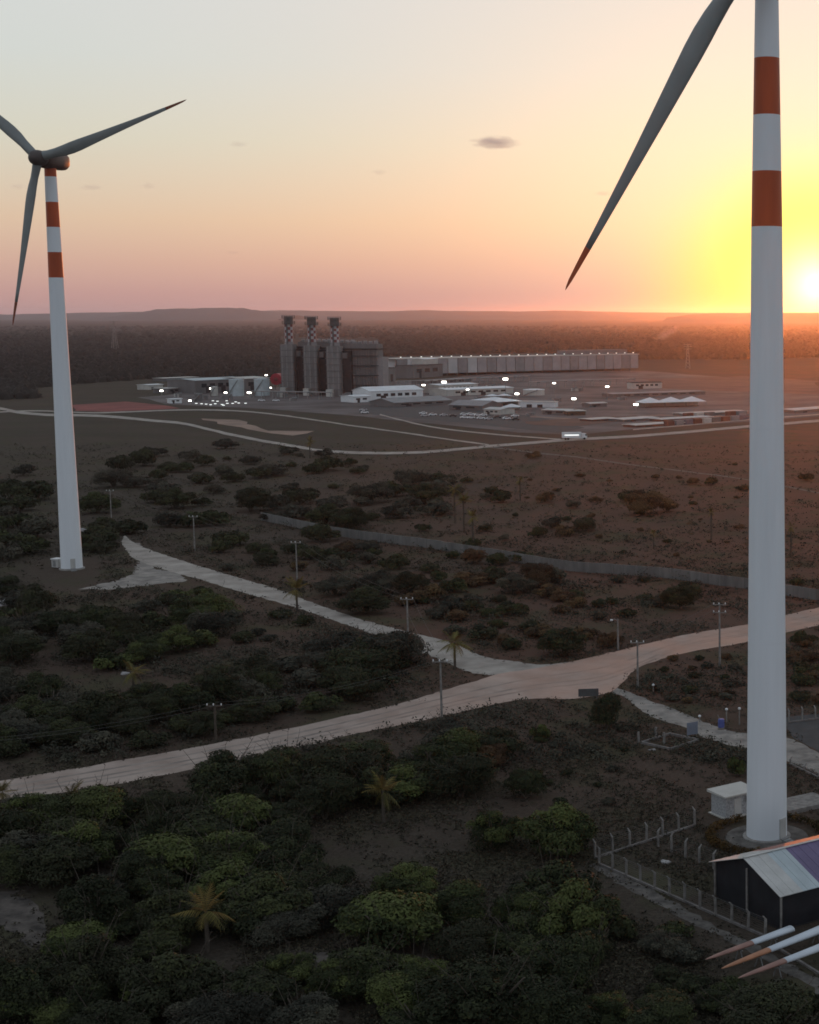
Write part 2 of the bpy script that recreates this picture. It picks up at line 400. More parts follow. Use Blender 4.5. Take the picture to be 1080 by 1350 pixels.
sheet('sandy_clearing', [(-40,1170),(15,1176),(40,1192),(56,1215),(60,1238),(48,1256),(32,1244),(12,1220),(-40,1205)], .01, M['sand'], 'small sandy clearing in the scrub at the left edge', .8)
sheet('sandy_patch', [(372,1262),(400,1252),(440,1256),(436,1270),(400,1282),(376,1278)], .01, M['sand'], 'grey sandy patch among the bushes at the bottom', .8)
def rut(fr, us, name, label):
    iu = lambda pts, u: float(np.interp(u, [p[0] for p in sorted(pts)], [p[1] for p in sorted(pts)]))
    c = [(u, iu(main_up, u)*(1-f_)+iu(main_lo, u)*f_) for u, f_ in zip(us, fr)]
    a = smooth_line(c, 4); P = [G(*q_) for q_ in a]; Lf, Rt = [], []
    for i, p in enumerate(P):
        d = (P[min(i+1, len(P)-1)]-P[max(i-1, 0)]).normalized(); n_ = Vector((-d.y, d.x, 0)); w_ = .35
        Lf.append(p+n_*w_); Rt.append(p-n_*w_)
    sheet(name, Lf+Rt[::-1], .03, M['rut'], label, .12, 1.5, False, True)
us_ = [-80, 60, 200, 350, 480, 600, 700, 800, 900, 1000, 1100]
for k_, (a_, b_) in enumerate(((.3,.34),(.55,.56),(.72,.66))):
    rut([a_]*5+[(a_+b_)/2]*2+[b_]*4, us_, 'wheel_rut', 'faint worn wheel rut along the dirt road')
# the plant site
def strip(name, pts, wpx, z_, m, label, keep=False):
    up = smooth_line(pts, 3); lo = [(u, v+wpx) for u, v in reversed(up)]
    return sheet(name, up+lo, z_, m, label, .5, 12, keep)
sheet('plant_yard', [(185,524),(250,517),(340,512),(500,506),(700,488),(850,489),(990,500),(1100,512),(1100,548),(985,556),(830,567),(760,574),(690,571),(600,562),(480,549),(330,538),(215,533)], .06, M['plantyard'], 'levelled pale yard the power plant stands on', 3, 25, False)
sheet('car_park', [(476,534),(560,531),(640,541),(705,549),(770,564),(735,571),(640,561),(540,551),(474,545)], .12, M['asphalt'], 'asphalt car park in front of the plant', .5, 12, False)
sheet('red_soil_field', [(97,534),(167,529.5),(220,535),(236,538.5),(190,541),(140,543),(100,542)], .1, M['redsoil'], 'flat field of bare red soil left of the plant', 1, 15, False)
sheet('pink_sand_patch', [(262,552),(315,554),(353,568),(414,568.5),(386,575),(340,569),(300,561)], .1, M['pinksand'], 'bare patch of pinkish sand between the plant roads', 2, 15, False)
strip('perimeter_road', [(-40,533),(0,537),(20,541.5),(60,545.5),(133,547),(200,553),(247,558),(297,570),(347,580),(400,589),(420,592.5),(480,596),(558,595),(646,587),(693,583),(760,578),(834,574),(908,568),(986,561),(1037,557),(1080,553.5),(1200,545)], 3.2, .16, M['track'], 'pale perimeter road sweeping below the power plant')
strip('service_road', [(-40,545),(40,541),(97,543),(140,543.5),(236,540),(310,541),(380,548),(460,560),(540,571),(578,577),(646,586)], 1.6, .14, M['track'], 'thin pale service road along the front of the plant')
strip('farm_track', [(640,588),(703,596),(760,602),(830,612),(897,620),(979,631),(1080,649),(1180,668)], 1.5, .1, M['pathdirt'], 'thin dirt track crossing the brown field beyond the wall')
strip('plant_lane', [(500,546),(568,562),(640,571),(739,579)], 1.6, .17, M['track'], 'pale lane along the lower edge of the car park')
strip('upper_lane', [(834,566),(908,560),(986,553),(1080,546),(1200,538)], 1.4, .15, M['track'], 'thin pale lane running above the perimeter road at right')
sheet('red_soil_bank', [(690,556),(730,553),(790,551),(840,548),(850,551),(800,558),(760,562),(705,561)], .2, M['redbank'], 'bank of reddish soil at the edge of the plant yard', 2, 15, False)
sheet('yard_soil', [(850,500),(985,496),(1080,503),(1080,520),(950,516),(870,512)], .2, M['redbank'], 'bare reddish soil in the far right corner of the yard', 4, 25, False)
strip('yard_lane', [(700,549),(790,553),(870,547),(950,549),(1080,541)], 1.2, .18, M['pinksand'], 'sandy lane behind the container row')

# far hills: a long low ridge and a flat-topped plateau
def ridge(name, prof, D, label, thick=1500, below=30):
    pts = []
    for (u0, v0), (u1, v1) in zip(prof[:-1], prof[1:]):
        for j in range(6):
            t = j/6; s_ = t*t*(3-2*t)
            pts.append((u0+(u1-u0)*t, v0+(v1-v0)*s_+random.uniform(-.25,.25)))
    fr, tp, bk = [], [], []
    for u, v in pts:
        a, b = (u-CX)/F, (v-CY)/F
        t = D/(CT-b*ST); x = a*t; zt = CAM_H - (ST+b*CT)*t
        fr.append((x, D-thick*.5, -.5)); tp.append((x, D, max(zt, 3))); bk.append((x*1.05, D+thick, -.5))
    n = len(pts); mb = MB()
    mb.add(fr+tp+bk, [(i,i+1,n+i+1,n+i) for i in range(n-1)] + [(n+i,n+i+1,2*n+i+1,2*n+i) for i in range(n-1)])
    o = mb.build(name, M['hill'], None, smooth=True); return tag(o, label, kind='structure')
M['hill'] = mat('wooded_hill', (.030,.035,.042), .95, .3, .004)
ridge('hill_range', [(-500,414),(-200,413),(0,414.5),(60,413.5),(130,412),(180,411),(240,411),(345,409.5),(380,409),(430,410),(500,410.5),(560,409),(600,410),(680,410.5),(740,409.5),(800,411),(860,412),(930,412.5),(1000,412),(1080,412),(1500,413)], 17500, 'long low blue-grey hills along the whole horizon')
ridge('plateau', [(150,417),(185,412),(198,409.5),(206,407.8),(240,406.8),(290,405.8),(322,406.2),(334,408.5),(352,410.5),(400,416)], 15000, 'flat-topped hill on the horizon behind the plant chimneys')
ridge('near_hill', [(880,418),(915,414.5),(940,413.2),(1000,413),(1080,413.2),(1300,414),(1500,417)], 11000, 'low dark hill under the setting sun')

# ------------------------------------------------------------------ haze and clouds
hb = MB(); hb.box(XW-400, XE+400, YS-400, YN+400, -1.2, 137)
hm = bpy.data.materials.new('air'); hm.use_nodes = True; t = hm.node_tree; t.nodes.clear()
pv = nd(t, 'ShaderNodeVolumePrincipled'); pv.inputs['Color'].default_value = (.87,.86,1.0,1); pv.inputs['Density'].default_value = 3.1e-5
pv.inputs['Anisotropy'].default_value = .885
mo = nd(t, 'ShaderNodeOutputMaterial'); t.links.new(pv.outputs[0], mo.inputs['Volume'])
haze = hb.build('haze', hm); tag(haze, 'thin evening haze over the whole plain', kind='stuff')

def cloud_material(dens):
    m = bpy.data.materials.new('cloud'); m.use_nodes = True; t = m.node_tree; t.nodes.clear()
    pv = nd(t, 'ShaderNodeVolumePrincipled'); pv.inputs['Color'].default_value = (.90,.76,.78,1); pv.inputs['Anisotropy'].default_value = .3
    co = nd(t, 'ShaderNodeTexCoord'); oi = nd(t, 'ShaderNodeObjectInfo')
    ln = nd(t, 'ShaderNodeVectorMath', operation='LENGTH'); t.links.new(co.outputs['Object'], ln.inputs[0])
    n = nd(t, 'ShaderNodeTexNoise', noise_dimensions='4D'); n.inputs['Scale'].default_value = 2.2; n.inputs['Detail'].default_value = 5
    t.links.new(co.outputs['Object'], n.inputs['Vector']); t.links.new(mth(t, 'MULTIPLY', oi.outputs['Random'], 40.0), n.inputs['W'])
    fall = mth(t, 'SUBTRACT', 1.0, ln.outputs['Value'])
    d = mth(t, 'MAXIMUM', mth(t, 'ADD', fall, mth(t, 'MULTIPLY', mth(t, 'SUBTRACT', n.outputs['Fac'], .55), 1.6)), 0.0)
    t.links.new(mth(t, 'MULTIPLY', d, dens), pv.inputs['Density'])
    mo = nd(t, 'ShaderNodeOutputMaterial'); t.links.new(pv.outputs[0], mo.inputs['Volume'])
    return m
CM1, CM2 = cloud_material(.012), cloud_material(.005)
bm = bmesh.new(); bmesh.ops.create_icosphere(bm, subdivisions=3, radius=1.0); cme = bpy.data.meshes.new('cloud'); bm.to_mesh(cme); bm.free()
cme.materials.append(CM1); cme2 = cme.copy(); cme2.materials[0] = CM2
def cloud(u, v, wp, hp, me, label):
    a, b = (u-CX)/F, (v-CY)/F; D = 9000; t = D/(CT-b*ST)
    o = inst('cloud', me, None, (a*t, D, CAM_H-(ST+b*CT)*t), (0,0,0), (wp/2*t/F, wp/2*t/F*.8, hp/2*t/F)); tag(o, label, 'cloud', 'small evening clouds')
cloud(653, 188, 74, 20, cme, 'small purple cloud alone in the sky between the turbines')
cloud(121, 247, 36, 9, cme2, 'faint cloud wisp right of the left tower')
cloud(196, 245, 24, 12, cme2, 'tiny faint cloud puff farther right of the left tower')
cloud(307, 333, 22, 7, cme2, 'faint thin cloud low above the plateau hill')
cloud(24, 246, 26, 9, cme2, 'faint cloud wisp behind the lower left blade')
cloud(315, 190, 30, 10, cme2, 'faint cloud wisp right of the left turbine blade tip')
cloud(500, 227, 26, 9, cme2, 'faint cloud wisp in the middle of the sky')
cloud(795, 255, 30, 9, cme2, 'faint cloud wisp behind the big right blade')

sm = cme.copy(); sm.materials[0] = cloud_material(.012); sm.materials[0].node_tree.nodes['Principled Volume'].inputs['Color'].default_value = (.95,.9,.92,1)
p_ = G(885, 452); s__ = ppm(p_)
for dx, dz, w_, h_ in ((-6, 4, 26, 9),):
    o = inst('smoke', sm, None, p_+Vector((dx/s__, 0, 18)), (0, R(-28), 0), (24/s__, 14/s__, 8/s__)); tag(o, 'thin pale smoke drifting over the far woodland', 'smoke', kind='stuff')
# ------------------------------------------------------------------ wind turbines
BL = 37.5
def blade_mesh(L_, trail, r_from, r_to, name, m, root_r=.95, chord=3.0):
    """Section of a rotor blade between two radii; span along +z, chord along x, thickness along y."""
    st = [0, .02, .045, .08, .12, .17, .22, .27, .33, .40, .48, .56, .64, .72, .80, .87, .93, .97, .99, 1.0]
    lo, hi = r_from/L_, r_to/L_
    st = sorted(set([lo, hi] + [s_ for s_ in st if lo < s_ < hi])); n = 16; mb = MB(); rings = []
    ca = [(0, 2*root_r), (.045, 2*root_r), (.12, chord*.78), (.2, chord), (.27, chord*.97), (.4, chord*.78), (.6, chord*.52), (.8, chord*.33), (.92, chord*.22), (.97, chord*.15), (.99, chord*.08), (1, .03)]
    th = [(0, 2*root_r), (.045, 1.9*root_r), (.12, 1.15), (.2, .80), (.4, .45), (.6, .28), (.8, .16), (1, .02)]
    tw = [(0, 14), (.2, 12), (.4, 6), (.7, 2), (1, 0)]
    lerp = lambda tb, x: float(np.interp(x, [a for a, _ in tb], [b for _, b in tb]))
    for s_ in st:
        c, h, a = lerp(ca, s_), lerp(th, s_), R(lerp(tw, s_))*trail
        k = min(1, max(0, (s_-.03)/.12))           # round root -> aerofoil
        ring = []
        for i in range(n):
            f = 2*PI*i/n; X, Y = math.cos(f), math.sin(f)
            ax = X*.5*c + k*c*.2; ay = Y*.5*h*(1-k*.55*max(0, X))      # the trailing side is thinner and longer
            ax *= trail
            ring.append((ax*math.cos(a)-ay*math.sin(a), ax*math.sin(a)+ay*math.cos(a) - 1.2*s_*s_, s_*L_))
        rings.append(ring)
    vs = [p for r in rings for p in r]
    fs = [(k*n+i, k*n+(i+1)%n, (k+1)*n+(i+1)%n, (k+1)*n+i) for k in range(len(rings)-1) for i in range(n)]
    fs += [tuple(range(n-1,-1,-1)), tuple(range((len(rings)-1)*n, len(rings)*n))]
    mb.add(vs, fs); return mb.mesh(name, m, True)

def turbine(base, hub_h, axis_dir, phases, trail, label, bands, diam, door_dir, BL, tipm, chord):
    """bands: list of (z0, z1, red?) that split the tower; diam(z) gives the tower's diameter."""
    t = empty('wind_turbine', base, 0, label, 'wind turbine', 'wind turbines')
    for z0, z1, red in bands:
        k = max(1, int((z1-z0)/6)); mb = MB()
        mb.lathe([(diam(z0+(z1-z0)*i/k)/2, z0+(z1-z0)*i/k) for i in range(k+1)], 48, caps=False)
        o = mb.build('red_band' if red else 'tower_section', M['red'] if red else M['tower'], t, smooth=False)
        for p in o.data.polygons: p.use_smooth = len(p.vertices) == 4
    # flanges where tower cans meet
    fl = MB()
    for zf_ in (22.0, 45.0):
        r_ = diam(zf_)/2+.012; fl.lathe([(r_, zf_-.06), (r_, zf_+.06)], 48)
    fl.build('flange', M['tower'], t)
    MB().lathe([(diam(0)/2+.45, -.2), (diam(0)/2+.4, .30), (diam(0)/2+.03, .34)], 40).build('foundation', M['concrete'], t)
    ex = Vector(axis_dir).normalized()                       # tower -> hub
    yaw = math.atan2(ex.y, ex.x)
    d = MB(); d.box(diam(0)/2-.12, diam(0)/2+.05, -.5, .5, .4, 2.6); d.build('door', M['greysheet'], t, rot=(0,0,door_dir))
    stp = MB()
    for i in range(4): stp.box(diam(0)/2+.1+.35*i, diam(0)/2+.45+.35*i, -.55, .55, -.05, .45-.11*i)
    stp.build('step', M['steel'], t, rot=(0,0,door_dir))
    # nacelle: rounded body along local x, front (hub) towards +x
    nb = MB(); prof = []
    secs = [(-6.2, .7, .75, .25), (-5.8, 1.35, 1.45, .12), (-4.6, 1.75, 1.85, 0), (-1, 1.9, 1.95, 0), (1.6, 1.85, 1.9, .0), (2.5, 1.55, 1.6, .0), (2.7, 1.1, 1.1, 0)]
    n = 20; vs = []
    for x_, ry, rz_, dz in secs:
        for i in range(n):
            a = 2*PI*i/n; ca, sa = math.cos(a), math.sin(a); e = .62
            vs.append((x_, ry*math.copysign(abs(ca)**e, ca), rz_*math.copysign(abs(sa)**e, sa)+dz))
    fs = [(k*n+i, k*n+(i+1)%n, (k+1)*n+(i+1)%n, (k+1)*n+i) for k in range(len(secs)-1) for i in range(n)] + [tuple(range(n-1,-1,-1)), tuple(range((len(secs)-1)*n, len(secs)*n))]
    nb.add(vs, fs)
    nac = nb.build('nacelle', M['nacelle'], t, (0,0,hub_h), (0,0,yaw), True)
    vn = MB(); vn.tube((-4.8,.7,1.7),(-4.8,.7,3.0),.04); vn.tube((-4.8,-.7,1.7),(-4.8,-.7,3.0),.04); vn.box(-4.9,-4.7,-1.0,1.0,2.6,2.68)
    vn.build('wind_vane', M['steel'], nac)
    cl = MB(); cl.box(-5.2,-3.4,-.9,.9,1.85,2.35); cl.build('cooler', M['hub'], nac)
    HX = 4.6
    hb_ = MB(); hb_.lathe([(.25, 2.35), (.95, 2.1), (1.5, 1.3), (1.72, .3), (1.7, -.9), (1.45, -1.75)], 24)
    rot = Matrix.Rotation(yaw, 4, 'Z') @ Matrix.Rotation(PI/2, 4, 'Y')
    hub = hb_.build('hub', M['hub'], t, (0,0,0), (0,0,0), True)
    hub.matrix_basis = Matrix.Translation((ex.x*HX, ex.y*HX, hub_h)) @ rot
    # blades: frame with +x the viewer's right when looking at the rotor from its front, z up
    rx = Vector((-ex.y, ex.x, 0)) ; fr = Matrix.Translation((ex.x*HX, ex.y*HX, hub_h)) @ Matrix(((rx.x, -ex.x, 0, 0), (rx.y, -ex.y, 0, 0), (0, 0, 1, 0), (0, 0, 0, 1)))
    tip0 = BL-5.2
    bme = blade_mesh(BL, trail, 1.2, tip0, 'blade', M['blade'], chord=chord); tme = blade_mesh(BL, trail, tip0, BL, 'red_tip', tipm, chord=chord)
    for ph in phases:
        b = inst('blade', bme, t); b.matrix_basis = fr @ Matrix.Rotation(PI/2-R(ph), 4, 'Y')
        inst('red_tip', tme, b)
    return t

# left turbine: stands where the tower base shows at (95, 752)
pl_ = G(95, 750)
def zat(p, v):                               # height above ground that shows at pixel row v over ground point p
    b = (v-CY)/F
    # (CAM_H - z)*CT - y*ST = b*(y*CT + (CAM_H-z)*ST)  (image row of point)
    h = p.y*(ST + b*CT)/(CT - b*ST)
    return CAM_H - h
def mkdiam(samples):
    zs_, ds_ = zip(*samples); return lambda z_: float(np.interp(z_, zs_, ds_))
zl = [zat(pl_, v) for v in (366, 332.5, 299.5, 266.5, 233)]
zl_top = zat(pl_, 222)
dl = mkdiam([(0, 4.6), (zl[0], 3.1), (zl_top+2, 2.35)])
zr_base = G(1011, 1104)
zr = [zat(zr_base, v) for v in (299, 226, 152, 77, 1.5)]
zr_top = zat(zr_base, -22)
dr = mkdiam([(0, 4.45), (zr[0], 3.25), (zr_top+2, 2.3)])
psi_l, az_l = R(30), math.atan2(pl_.x, pl_.y)
def axis_for(az, psi):
    c = Vector((-math.sin(az), -math.cos(az), 0)); l = Vector((-math.cos(az), math.sin(az), 0))
    return c*math.cos(psi) + l*math.sin(psi)
HUB_L = zat(pl_, 211); HUB_R = zat(zr_base, -41)
print('hub heights', HUB_L, HUB_R, 'bases', pl_, zr_base, zl, zr)
def bandlist(zs_, top):
    return [(.3, zs_[0], False), (zs_[0], zs_[1], True), (zs_[1], zs_[2], False), (zs_[2], zs_[3], True), (zs_[3], zs_[4], False), (zs_[4], top, True)]
turbine(pl_, HUB_L, axis_for(az_l, psi_l), (18.6, 138.6, 258.6), 1, 'smaller white wind turbine at left with two red tower bands', bandlist(zl, HUB_L-1.7), dl, R(-60), 36.6, M['tipdull'], 2.5)
turbine(zr_base, HUB_R, axis_for(0, R(25)), (237, 357, 117), 1, 'huge white wind turbine tower at right with red bands and one blade in view', bandlist(zr, HUB_R-1.7), dr, R(-38), 38.9, M['red'], 2.85)

# ------------------------------------------------------------------ power plant
def site(u0, v0, u1, v1):
    """Origin, yaw and length for something whose front foot runs from one photo pixel to another."""
    a, b = G(u0, v0), G(u1, v1); d = b-a
    return a, math.atan2(d.y, d.x), d.length
def pxh(p, hpx): return hpx/ppm(p)*1.01

def stack(p, yaw, h, label):
    s_ = empty('chimney', p, yaw, label, 'chimney', 'power plant chimneys')
    z0 = H_b*.93; H0 = z0+2.5
    MB().lathe([(3.3, z0), (3.3, z0+1.2), (3.0, z0+1.4), (3.0, H0)], 20).build('shaft', M['stackgrey'], s_)
    n = 16; rows = 6; H1 = h*.885; vs = []; 
    cm = MB()
    for k in range(rows):
        za, zb = H0+(H1-H0)*k/rows, H0+(H1-H0)*(k+1)/rows
        for i in range(n):
            a0, a1 = 2*PI*i/n, 2*PI*(i+1)/n; r = 3.0
            cm.add([(r*math.cos(a0), r*math.sin(a0), za), (r*math.cos(a1), r*math.sin(a1), za), (r*math.cos(a1), r*math.sin(a1), zb), (r*math.cos(a0), r*math.sin(a0), zb)], [(0,1,2,3)], ((i//2)+k) % 2)
    cm.build('checkered_section', [M['stackred'], M['stackwhite']], s_)
    MB().lathe([(3.1, H1), (3.1, h-.9), (2.7, h-.9), (2.7, h-2)], 20, caps=False).build('stack_head', M['stackdark'], s_)
    for zp in (H1-.2, h*.955):
        pf = MB(); pf.lathe([(3.1, zp), (4.6, zp), (4.6, zp+.25), (3.1, zp+.25)], 20, caps=False)
        for i in range(14):
            a = 2*PI*i/14; pf.tube((4.5*math.cos(a), 4.5*math.sin(a), zp), (4.5*math.cos(a), 4.5*math.sin(a), zp+2.2), .12, n=4)
        for zz in (1.1, 2.2): pf.path([(4.5*math.cos(2*PI*i/14), 4.5*math.sin(2*PI*i/14), zp+zz) for i in range(15)], .14, 4)
        pf.build('platform', M['stackdark'], s_)
    ld = MB(); ld.box(-.5, .5, -3.5, -3.05, z0, h*.9); ld.build('ladder', M['stackdark'], s_)
    return s_

def boiler(p, yaw, ln, wd, h, label):
    b = empty('boiler_house', p, yaw, label, 'boiler house', 'boiler houses under the chimneys')
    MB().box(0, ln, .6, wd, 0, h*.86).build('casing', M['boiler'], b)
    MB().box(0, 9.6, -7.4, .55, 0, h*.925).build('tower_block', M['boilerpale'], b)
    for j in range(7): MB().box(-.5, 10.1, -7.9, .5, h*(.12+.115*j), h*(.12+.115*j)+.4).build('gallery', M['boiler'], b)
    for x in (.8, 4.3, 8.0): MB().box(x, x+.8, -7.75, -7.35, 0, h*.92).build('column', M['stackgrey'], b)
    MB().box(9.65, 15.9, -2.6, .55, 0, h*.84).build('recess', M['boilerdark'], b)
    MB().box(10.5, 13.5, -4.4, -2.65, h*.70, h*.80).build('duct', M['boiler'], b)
    k = 11
    for i in range(k):
        x = ln*.44 + (ln*.56-.8)*i/(k-1)
        MB().box(x, x+.7, -.1, .6, 0, h*.86-.01).build('column', M['boiler'], b)
    for j in range(4):
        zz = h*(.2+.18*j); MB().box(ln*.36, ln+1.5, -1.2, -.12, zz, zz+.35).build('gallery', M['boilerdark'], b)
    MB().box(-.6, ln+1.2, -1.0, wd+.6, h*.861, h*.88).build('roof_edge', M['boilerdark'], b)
    MB().box(ln*.30, ln, .4, wd-.2, h*.881, h*.965).build('penthouse', M['boiler'], b)
    for i in range(6):
        x = ln*(.34+.115*i)
        MB().tube((x, 2+wd*.2, h*.965+.9), (x+ln*.07, 2+wd*.2, h*.965+.9), 1.1+.3*(i%2), n=10).build('steam_drum', M['stackgrey'], b)
    MB().box(ln*.02, ln*.14, -12, -8, 0, 5).build('pump_house', M['cream'], b)
    MB().box(ln, ln+4, 1, wd-1, 0, h*.72).build('stair_tower', M['stackgrey'], b)
    return b
p3, yw, ln3 = site(437, 522, 498, 522.3)
H_b = pxh(p3, 70); H_s = pxh(p3, 103)
xd = Vector((math.cos(yw), math.sin(yw), 0)); yd = Vector((-xd.y, xd.x, 0))
boiler_lab = ['boiler house nearest the camera, its long ribbed side in view', 'middle boiler house of the power plant under the second chimney', 'leftmost boiler house of the power plant beside the red drum']
stack_lab = ['red and white checkered chimney, rightmost of the three', 'red and white checkered chimney in the middle of the three', 'red and white checkered chimney, leftmost of the three']
for k in range(3):
    o_ = G(437-30*k, 522-1.45*k)
    boiler(o_, yw, ln3, 14.2, H_b*(1+.012*k), boiler_lab[k])
    stack(o_ + xd*5.2 - yd*3.4, yw, H_s*(1+.01*k), stack_lab[k])

def shed_building(name, u0, v0, u1, v1, dep, hpx, label, cat, wallm, roofm, gable=.25, windows=0, doors=0, group=None, over=.5):
    p, yaw, ln = site(u0, v0, u1, v1); h = pxh(p, hpx)
    b = empty(name, p, yaw, label, cat, group)
    eh = h*(1-gable)
    poly = [(0,0),(dep,0),(dep,eh),(dep/2,h-.3),(0,eh)]
    wb = MB(); n = 5
    vs = [(x_, y_, z_) for x_ in (0, ln) for y_, z_ in poly]
    wb.add(vs, [tuple(range(5)), tuple(range(9,4,-1))] + [(i, (i+1)%5, 5+(i+1)%5, 5+i) for i in range(5)])
    wb.build('wall', wallm, b)
    rb = MB(); e = over
    for s_ in (0, 1):
        ye, yr = (-e, dep/2) if s_ == 0 else (dep+e, dep/2)
        zl_ = eh - (h-.3-eh)*e/(dep/2)
        rb.add([(-e,ye,zl_+.05),(ln+e,ye,zl_+.05),(ln+e,yr,h-.25),(-e,yr,h-.25),(-e,ye,zl_+.3),(ln+e,ye,zl_+.3),(ln+e,yr,h),(-e,yr,h)], [(0,1,2,3),(4,7,6,5),(0,4,5,1),(1,5,6,2),(2,6,7,3),(3,7,4,0)])
    rb.build('roof', roofm, b)
    for i in range(windows):
        x = ln*(.12+.8*i/max(1, windows)); MB().box(x, x+ln*.5/windows, -.06, .1, eh*.45, eh*.75).build('window', M['window'], b)
    for i in range(doors):
        x = ln*(.2+.6*i/max(1, doors)); MB().box(x, x+min(4, ln*.15), -.07, .1, 0, eh*.55).build('door', M['boilerdark'], b)
    return b, ln, h
shed_building('warehouse', 488, 529, 558, 526, 22, 18, 'long white gabled warehouse in front of the boiler houses', 'warehouse', M['white'], M['white'], .3, 6, 1)
shed_building('annex', 467, 531, 489, 530, 16, 9.5, 'low white annex at the left end of the long warehouse', 'building', M['white'], M['white'], .2, 2, 1)
shed_building('treatment_hall', 258, 519, 325, 515.5, 30, 19, 'grey hall with a wide pale roof left of the chimneys', 'hall', M['boiler'], M['bluesheet'], .12, 5, 2)
shed_building('workshop', 324, 517, 356, 515, 30, 19, 'small hall with cream roof between the two pale tanks', 'hall', M['boiler'], M['cream'], .1, 2, 1)
shed_building('guard_office', 222, 519, 245, 517.5, 14, 7, 'small flat office with a cream roof left of the wide hall', 'building', M['boiler'], M['cream'], .1, 3, 1)
shed_building('storage_shed', 196, 514, 215, 513, 12, 7, 'white roofed shed at the far left end of the plant', 'shed', M['cream'], M['white'], .15, 0, 1)
shed_building('container_office', 225, 532, 240, 531.5, 7, 6.5, 'white rounded site cabin beside the red soil field', 'site cabin', M['white'], M['white'], .15, 2, 1)
shed_building('low_canopy', 216, 503, 262, 501, 14, 4.5, 'long thin pale canopy behind the left halls', 'canopy', M['boiler'], M['cream'], .15, 0, 0)
shed_building('office_block', 579, 519, 630, 516.5, 20, 12, 'two storey cream office block right of the long warehouse', 'office', M['cream'], M['white'], .12, 8, 1)
shed_building('workshop_hall', 590, 522.5, 677, 519, 24, 10, 'long low pale hall right of the office block', 'hall', M['cream'], M['white'], .2, 7, 2)
shed_building('grey_hall', 520, 537, 596, 533, 26, 11, 'wide hall with a dark grey roof behind the car park', 'hall', M['boiler'], M['greyroof'], .5, 4, 1)
shed_building('grey_store', 592, 540, 636, 541.5, 20, 12, 'grey gabled store beside the white tent', 'store', M['boiler'], M['greyroof'], .5, 2, 1)
shed_building('canteen', 638, 546, 660, 547, 12, 9, 'small cream building at the right end of the car park', 'building', M['cream'], M['greysheet'], .3, 3, 1)
shed_building('long_container', 685, 537, 732, 537.5, 6, 8, 'long white cabin with two dark doors', 'site cabin', M['white'], M['cream'], .08, 0, 2)
shed_building('stores_block', 560, 507, 622, 503.5, 14, 5, 'low grey building with thin pale roof under the condenser', 'building', M['boiler'], M['cream'], .15, 4, 0)
shed_building('far_cabin', 834, 513, 873, 512, 10, 9, 'grey two tier cabin in the yard behind the white tents', 'site cabin', M['cream'], M['boilerdark'], .12, 5, 1)
shed_building('yard_shed', 715, 546, 750, 547, 12, 7, 'low grey shed below the long white cabin', 'shed', M['boiler'], M['greysheet'], .25, 2, 1)
shed_building('green_hut', 748, 548, 772, 547.5, 9, 6, 'small hut with pale roof beside the lit yard lamp', 'hut', M['bark'], M['cream'], .1, 0, 1)
shed_building('right_shed', 778, 537, 800, 536, 9, 6, 'grey shed between the container and the white tents', 'shed', M['boiler'], M['greysheet'], .25, 1, 1)
shed_building('low_store', 808, 524, 930, 520, 16, 5, 'very long low grey store behind the white tents', 'store', M['boiler'], M['greyroof'], .2, 8, 0)
shed_building('switch_building', 503, 520, 522, 517, 16, 34, 'grey equipment block at the right end of the boilers', 'equipment block', M['boiler'], M['boilerdark'], .04, 3, 1)
shed_building('control_building', 523, 496, 545, 494, 16, 23, 'tall pale block at the left end of the long condenser', 'block', M['white'], M['white'], .05, 0, 0)
shed_building('pump_building', 545, 499, 584, 496, 18, 17, 'grey pump block below the pale condenser blocks', 'block', M['boiler'], M['boilerdark'], .05, 3, 1)
shed_building('corner_block', 560, 497, 578, 496, 14, 24, 'second tall pale block at the left end of the condenser', 'block', M['cream'], M['white'], .05, 0, 0)
for i, (u0, v0, u1, v1, dp, hp, lb) in enumerate([(822,556.5,868,553.5,12,4,'first long low shed below the white tents'),(838,564,902,560,10,4,'second long low shed lowest in the right yard'),(904,549,985,545,12,4,'long pale roofed shed beside the right tower'),
        (872,556,940,552,10,3.5,'thin pale roofed shed between the two container rows'),(1048,545,1100,541,14,5,'long low shed right of the right tower'),(780,556,812,554,10,3.5,'short low shed above the lit truck')]):
    shed_building('long_shed', u0, v0, u1, v1, dp, hp, lb, 'shed', M['rust'] if i % 2 else M['boiler'], M['cream'] if i % 3 else M['greysheet'], .3, 0, 1, 'long low sheds in the right yard')
